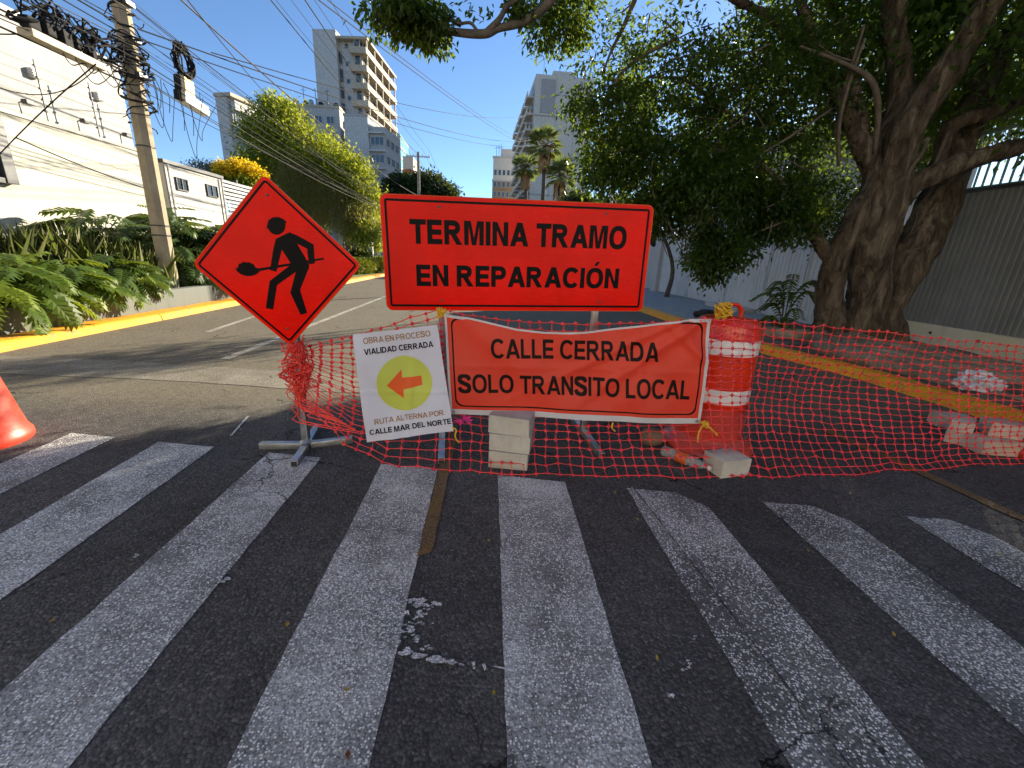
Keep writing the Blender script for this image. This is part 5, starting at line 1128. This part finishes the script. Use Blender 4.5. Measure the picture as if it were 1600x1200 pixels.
# ================================================================== NET
NP = [((466, 546, 3.0), (460, 592, 3.0)), ((498, 535, 3.02), (488, 640, 2.97)), ((549, 525, 3.04), (538, 688, 2.92)), ((598, 514, 3.06), (600, 722, 0)), ((640, 494, 3.08), (650, 730, 0)), ((684, 484, 3.1), (700, 735, 0)),
      ((795, 501, 3.06), (800, 740, 0)), ((900, 507, 3.04), (915, 742, 0)), ((1019, 504, 3.02), (1030, 744, 0)), ((1100, 499, 2.99), (1108, 745, 0)), ((1150, 499, 2.97), (1160, 743, 0)), ((1195, 503, 3.02), (1206, 745, 0)),
      ((1300, 512, 3.1), (1300, 741, 0)), ((1400, 521, 3.12), (1400, 735, 0)), ((1500, 532, 3.12), (1500, 729, 0)), ((1625, 545, 3.1), (1630, 720, 0))]
NTp = [np.array(at(*a)) for a, _ in NP]; NBp = [np.array(at(*b_)) if b_[2] else np.array(ground(b_[0], b_[1], .012)) for _, b_ in NP]
sagw = [0, .3, .6, .7, .5, 0, .3, .4, .3, .05, 0, .05, .75, 1, .9, .3]
cols = []                                # arc-length parametrised columns
for i in range(len(NP)-1):
    ln = max(np.linalg.norm(NTp[i+1]-NTp[i]), np.linalg.norm(NBp[i+1]-NBp[i])*.9); n = max(2, round(ln/(.098 if i < 5 else .085)))
    cols += [(i+j/n) for j in range(n)]
cols.append(len(NP)-1.0)
NR = 22
def netpt(u, v):
    i = min(int(u), len(NP)-2); f_ = u-i; T = NTp[i]*(1-f_)+NTp[i+1]*f_; B_ = NBp[i]*(1-f_)+NBp[i+1]*f_; sg = sagw[i]*(1-f_)+sagw[i+1]*f_
    e = v**1.0; z = T[2]+(B_[2]-T[2])*e-.075*sg*math.sin(math.pi*v); z = max(z, .012)
    y = T[1]+(B_[1]-T[1])*v**4.0+.05*sg*math.sin(math.pi*v)*math.sin(5*v+u)
    lay = max(0.0, (v-.78)/.22)          # slumped skirt near the ground
    z = z*(1-.25*lay*sg)+.012*lay*math.sin(u*9+v*30)*sg; x = T[0]+(B_[0]-T[0])*v+  .011*math.sin(v*6+u*1.7)+.03*(1 if u < 5 else .3)*math.sin(v*3.1)
    return np.array([x, y+.015*lay*math.sin(u*5), max(z, .01)])
G = np.array([[netpt(u, j/(NR-1)) for u in cols] for j in range(NR)]); G += rng.normal(size=G.shape)*.0045; G[..., 2] = np.maximum(G[..., 2], .008)
nb = MB(); n1, n2 = G.shape[:2]
for j in range(n1):                      # long strands
    pts = []
    for i in range(n2):
        pts.append(G[j, i])
        if i < n2-1: m_ = (G[j, i]+G[j, i+1])/2; m_[2] = max(.006, m_[2]-.004*random.random()); pts.append(m_)
    nb.tube(pts, (.0029 if 0 < j < n1-1 else .0034), 4, False)
for i in range(n2):
    pts = []
    for j in range(n1):
        pts.append(G[j, i])
        if j < n1-1: m_ = (G[j, i]+G[j+1, i])/2; m_[0] += random.uniform(-.005, .005); pts.append(m_)
    nb.tube(pts, .0023, 4, False)
net = thing('safety_net', 'red plastic safety netting strung from the diamond sign round the drum to the right edge', 'safety net', (0, 0, 0))
nb.build('strands', M['net'], net, 'all')['kind'] = 'stuff'
kb = MB()
for j in range(n1):
    for i in range(n2):
        p = G[j, i]; d = G[j, min(i+1, n2-1)]-G[j, max(i-1, 0)]; e = G[min(j+1, n1-1), i]-G[max(j-1, 0), i]; d = d/np.linalg.norm(d); e = e/(np.linalg.norm(e)+1e-9); nn = np.cross(d, e); r_ = .015+.005*random.random()
        kb.add([p+d*r_, p+e*r_, p-d*r_, p-e*r_, p+nn*.005, p-nn*.005], [(0, 1, 4), (1, 2, 4), (2, 3, 4), (3, 0, 4), (1, 0, 5), (2, 1, 5), (3, 2, 5), (0, 3, 5)])
kb.build('knots', M['net2'], net)['kind'] = 'stuff'
bb_ = MB()                               # gathered bunch tied round the sign post
for i in range(46):
    z0 = random.uniform(.5, .76); pts = [(-1.39+random.gauss(0, .06), 2.99+random.gauss(0, .045), z0+random.gauss(0, .06)+.04*q-.08) for q in range(5)]; bb_.tube(crom(pts, 3), .004, 4, False)
for i in range(14):
    a = i*.45; bb_.tube(crom([(-1.39+.05*math.cos(a+q*.9), 3.02+.05*math.sin(a+q*.9), .79-.003*i+.008*q) for q in range(8)], 2), .004, 4, False)
for i in range(10):
    pts = [(-1.42+random.gauss(0, .03)+.06*(q/4), 2.985, .62-.2*q/4+random.gauss(0, .02)-.02*i) for q in range(5)]; bb_.tube(crom(pts+[(-1.2+.03*i, 2.95, .34-.02*i)], 3), .0045, 4, False)
bb_.build('gathered_end', M['net'], net, 'all')
kk = MB()
for i in range(60):
    p = np.array([-1.39+random.gauss(0, .055), 2.98+random.gauss(0, .04), random.uniform(.5, .86)]); d, e, nn = unit(3)*.014; kk.add([p+d, p+e, p-d, p-e, p+nn*.4, p-nn*.4], [(0, 1, 4), (1, 2, 4), (2, 3, 4), (3, 0, 4), (1, 0, 5), (2, 1, 5), (3, 2, 5), (0, 3, 5)])
kk.build('gathered_knots', M['net2'], net)['kind'] = 'stuff'

# ================================================================== DRUM, CONES, BLOCKS, LITTER
dr = thing('traffic_drum', 'tall orange traffic drum with two white bands behind the net', 'traffic drum', (1.93, 3.27, 0), R(12))
MB().lathe([(.262, .06), (.268, .065), (.262, .42), (.268, .428), (.268, .436), (.258, .44), (.256, .56), (.264, .565), (.258, .57), (.252, .82), (.258, .825), (.25, .83), (.248, .955), (.254, .96), (.246, .97), (.24, 1.05), (.225, 1.085), (.19, 1.105), (.1, 1.115), (.001, 1.117)], 48).build('body', M['drum'], dr, True)
for z0, z1, r0 in ((.442, .558, .2595), (.832, .953, .2515)): MB().lathe([(r0-.004, z0), (r0, z0+.002), (r0-.001, z1-.002), (r0-.004, z1)], 48, cap=False).build('white_band', M['tape'], dr, True)
MB().lathe([(.36, .0), (.37, .02), (.36, .05), (.33, .07), (.29, .1), (.274, .13), (.273, .12), (.28, .09), (.32, .06), (.34, .04), (.345, 0)], 40, cap=False).build('base', M['drum_base'], dr, True)
fm = MB(); fm.lathe([(.33, .03), (.34, .2), (.31, .33), (.28, .4)], 22, cap=False); fm.v = [(x*(1+random.uniform(-.05, .05)), y*(1+random.uniform(-.05, .05)), z+random.uniform(-.02, .02)) for x, y, z in fm.v]; fm.build('film_wrap', M['film'], dr, 'all')
MB().tube(crom([(-.1, 0, 1.1), (-.095, 0, 1.16), (-.06, 0, 1.2), (0, 0, 1.21), (.06, 0, 1.2), (.095, 0, 1.16), (.1, 0, 1.1)], 4), .02, 10, True, .8).build('handle', M['drum'], dr, 'all')
def cone(label, loc, lean=0):
    c = thing('traffic_cone', label, 'traffic cone', loc, 0, 'red traffic cones'); c.rotation_euler = (0, lean, 0); c.scale = (1, 1, 1.1)
    MB().lathe([(.265, .0), (.275, .02), (.273, .05), (.262, .065), (.25, .09), (.236, .16), (.176, .48), (.128, .64), (.075, .78), (.05, .80), (.0, .801)], 40).build('body', M['cone'], c, True)
    MB().lathe([(.1755, .482), (.1785, .484), (.1375, .626), (.1335, .628)], 40, cap=False).build('white_band', M['tape'], c, True)
cone('faded red traffic cone cut off by the left edge of the picture', (-3.735, 3.0, 0))
cone('red traffic cone mostly outside the right edge beside the pile of blocks', (4.96, 3.06, 0))
def block(label, loc, rz, d=(.3, .2, .13), m='block', group=None, tilt=0):
    b = MB(); b.box((-d[0]/2, -d[1]/2, 0), (d[0]/2, d[1]/2, d[2]), None, .006); me = b
    me.v = [(x+random.uniform(-.003, .003), y+random.uniform(-.003, .003), z+random.uniform(-.002, .002)) for x, y, z in me.v]
    o = me.build('concrete_block', M[m], None, True); o.location = loc; o.rotation_euler = (0, tilt, rz); return tag(o, label, 'concrete block', group)
block('grey concrete block at the bottom of the stack of three under the banner', (.18, 2.83, .002), R(-10), (.285, .2, .132), group='stack of three concrete blocks')
block('grey concrete block in the middle of the stack of three under the banner', (.19, 2.835, .136), R(-13), (.3, .2, .132), group='stack of three concrete blocks')
block('grey concrete block on top of the stack of three under the banner', (.185, 2.84, .27), R(-16), (.3, .2, .135), group='stack of three concrete blocks')
block('single pale concrete block lying in front of the orange drum', (1.83, 2.77, .002), R(14), (.26, .2, .135))
for lb_, lc, rz, dd_ in (('pinkish concrete block lying alone nearest the yellow kerb, left of the pile', (4.84, 3.82, .002), -25, (.3, .18, .13)), ('pinkish concrete block at the bottom of the pile by the right edge', (4.58, 3.22, .002), -6, (.38, .2, .13)), ('pinkish concrete block on top of the pile by the right edge', (4.74, 3.27, .135), -28, (.34, .2, .13)), ('short pinkish concrete block leaning at the left end of the pile', (4.46, 3.42, .002), 40, (.2, .16, .22))):
    block(lb_, lc, R(rz), dd_, 'block2', 'concrete blocks by the right kerb')
def lump(name, mat, r, seed, parent=None, sub=3, amp=.25, fr=2.2, flat=1.0):
    from mathutils import noise
    bm = bmesh.new(); bmesh.ops.create_icosphere(bm, subdivisions=sub, radius=1)
    for v in bm.verts:
        k = 1+amp*noise.noise(v.co*fr+Vector((seed, seed*.7, 0)))+amp*.5*noise.noise(v.co*fr*2.7+Vector((0, seed, 3))); v.co = Vector((v.co.x*r[0]*k, v.co.y*r[1]*k, max(-r[2]*.8, v.co.z*r[2]*k)))
    me = bpy.data.meshes.new(name); bm.to_mesh(me); bm.free(); me.materials.append(mat)
    if flat < 1: me.polygons.foreach_set('use_smooth', [False]*len(me.polygons))
    else: me.polygons.foreach_set('use_smooth', [True]*len(me.polygons))
    return link(bpy.data.objects.new(name, me), parent)
o = lump('stone', M['rock'], (.11, .09, .08), 4, amp=.2); o.location = Vector(ground(1018, 693))+Vector((0, 0, .062)); tag(o, 'rounded brown stone behind the net left of the drum base', 'stone')
o = lump('bin_bag', M['rag'], (.34, .2, .12), 9, amp=.4); o.location = Vector(ground(1103, 496, .14))+Vector((0, 0, .09)); tag(o, 'crumpled black bag on the pavement edge behind the drum', 'bag')
bg_ = thing('plastic_bag', 'crumpled white plastic bag with a red print lying on the verge', 'plastic bag', ground(1518, 607, .18))
o = lump('sheet', M['bag'], (.19, .13, .13), 2, bg_, 4, .55, 3.0, .5); o.location = (0, 0, .09); o = lump('sheet', M['bag'], (.13, .09, .08), 6, bg_, 4, .6, 3.0, .5); o.location = (.2, -.03, .06)
o = lump('print', M['bagred'], (.05, .04, .03), 3, bg_, 2, .5, 3); o.location = (.26, -.05, .07)
bt = thing('plastic_bottle', 'crushed clear plastic bottle with an orange label lying between drum and block', 'bottle', (1.555, 2.86, .048)); bt.rotation_euler = (0, R(90), R(-50))
MB().lathe([(.0, -.19), (.036, -.19), (.043, -.18), (.044, -.1), (.04, -.09), (.044, -.08), (.044, .03), (.041, .04), (.044, .05), (.043, .08), (.03, .125), (.017, .155), (.015, .175), (.0, .176)], 20).build('body', M['bottle'], bt, True)
MB().lathe([(.0446, -.07), (.0452, -.068), (.0452, .018), (.0446, .02)], 20, cap=False).build('label', M['blabel'], bt, True); MB().lathe([(.0, .176), (.0175, .177), (.0175, .197), (.0, .198)], 14).build('cap', M['cap'], bt, True)
# fallen leaves
LV = [(537, 1077, .5, 'ochre fallen leaf on the wide white stripe at the lower left of centre'), (543, 1186, 1, 'curled red brown leaf at the bottom edge on a white stripe'), (772, 1077, .1, 'yellow green leaf on dark asphalt beside the central white stripe'), (765, 842, .15, 'pale yellow leaf on dark asphalt left of the central stripe'), (958, 770, .3, 'small yellow leaf on dark asphalt behind the worn right stripe'),
      (998, 814, .2, 'tiny yellow leaf left of the scarred white stripe'), (1027, 1033, .15, 'yellow leaf on the dark gap right of the central stripe'), (1260, 858, .3, 'yellow leaf at the edge of the dark gap on the right'), (1398, 995, .4, 'small tan leaf in the dark gap between the two right stripes'), (1328, 772, .2, 'tiny yellow leaf near the net at the right'),
      (1395, 860, .2, 'yellow green leaf at the left edge of the farthest right stripe'), (1558, 865, .25, 'yellow leaf lying on the farthest right stripe'), (86, 966, .5, 'tan leaf in the dark gap at the lower left'), (448, 980, .45, 'tan speck of leaf in the dark gap left of the wide stripe')]
for i, (x, y, tn, lb_) in enumerate(LV):
    p = ground(x, y, .012); a = random.uniform(0, 6.3); d = np.array([[math.cos(a), math.sin(a), .15]])
    o = leaves('fallen_leaf', M['litter'], None, np.zeros((1, 3)), d, np.array([[.2, .1, 1.0]]), random.uniform(.024, .034), random.uniform(.012, .018), np.array([tn]), .25); o.location = p; tag(o, lb_, 'leaf', 'fallen leaves on the crossing')
gl = []
for k in range(140): gl.append((random.uniform(5.9, 9.0), random.uniform(2.5, 9), .17))
o = leaves('leaf_litter', M['litter'], None, gl, unit(140)*np.array([1, 1, .2]), unit(140)*.3+np.array([0, 0, 1.0]), .05, .025, rng.random(140)*.5+.4, .2); o['kind'] = 'stuff'; o['label'] = 'scattered dry leaves over the earth of the right verge'
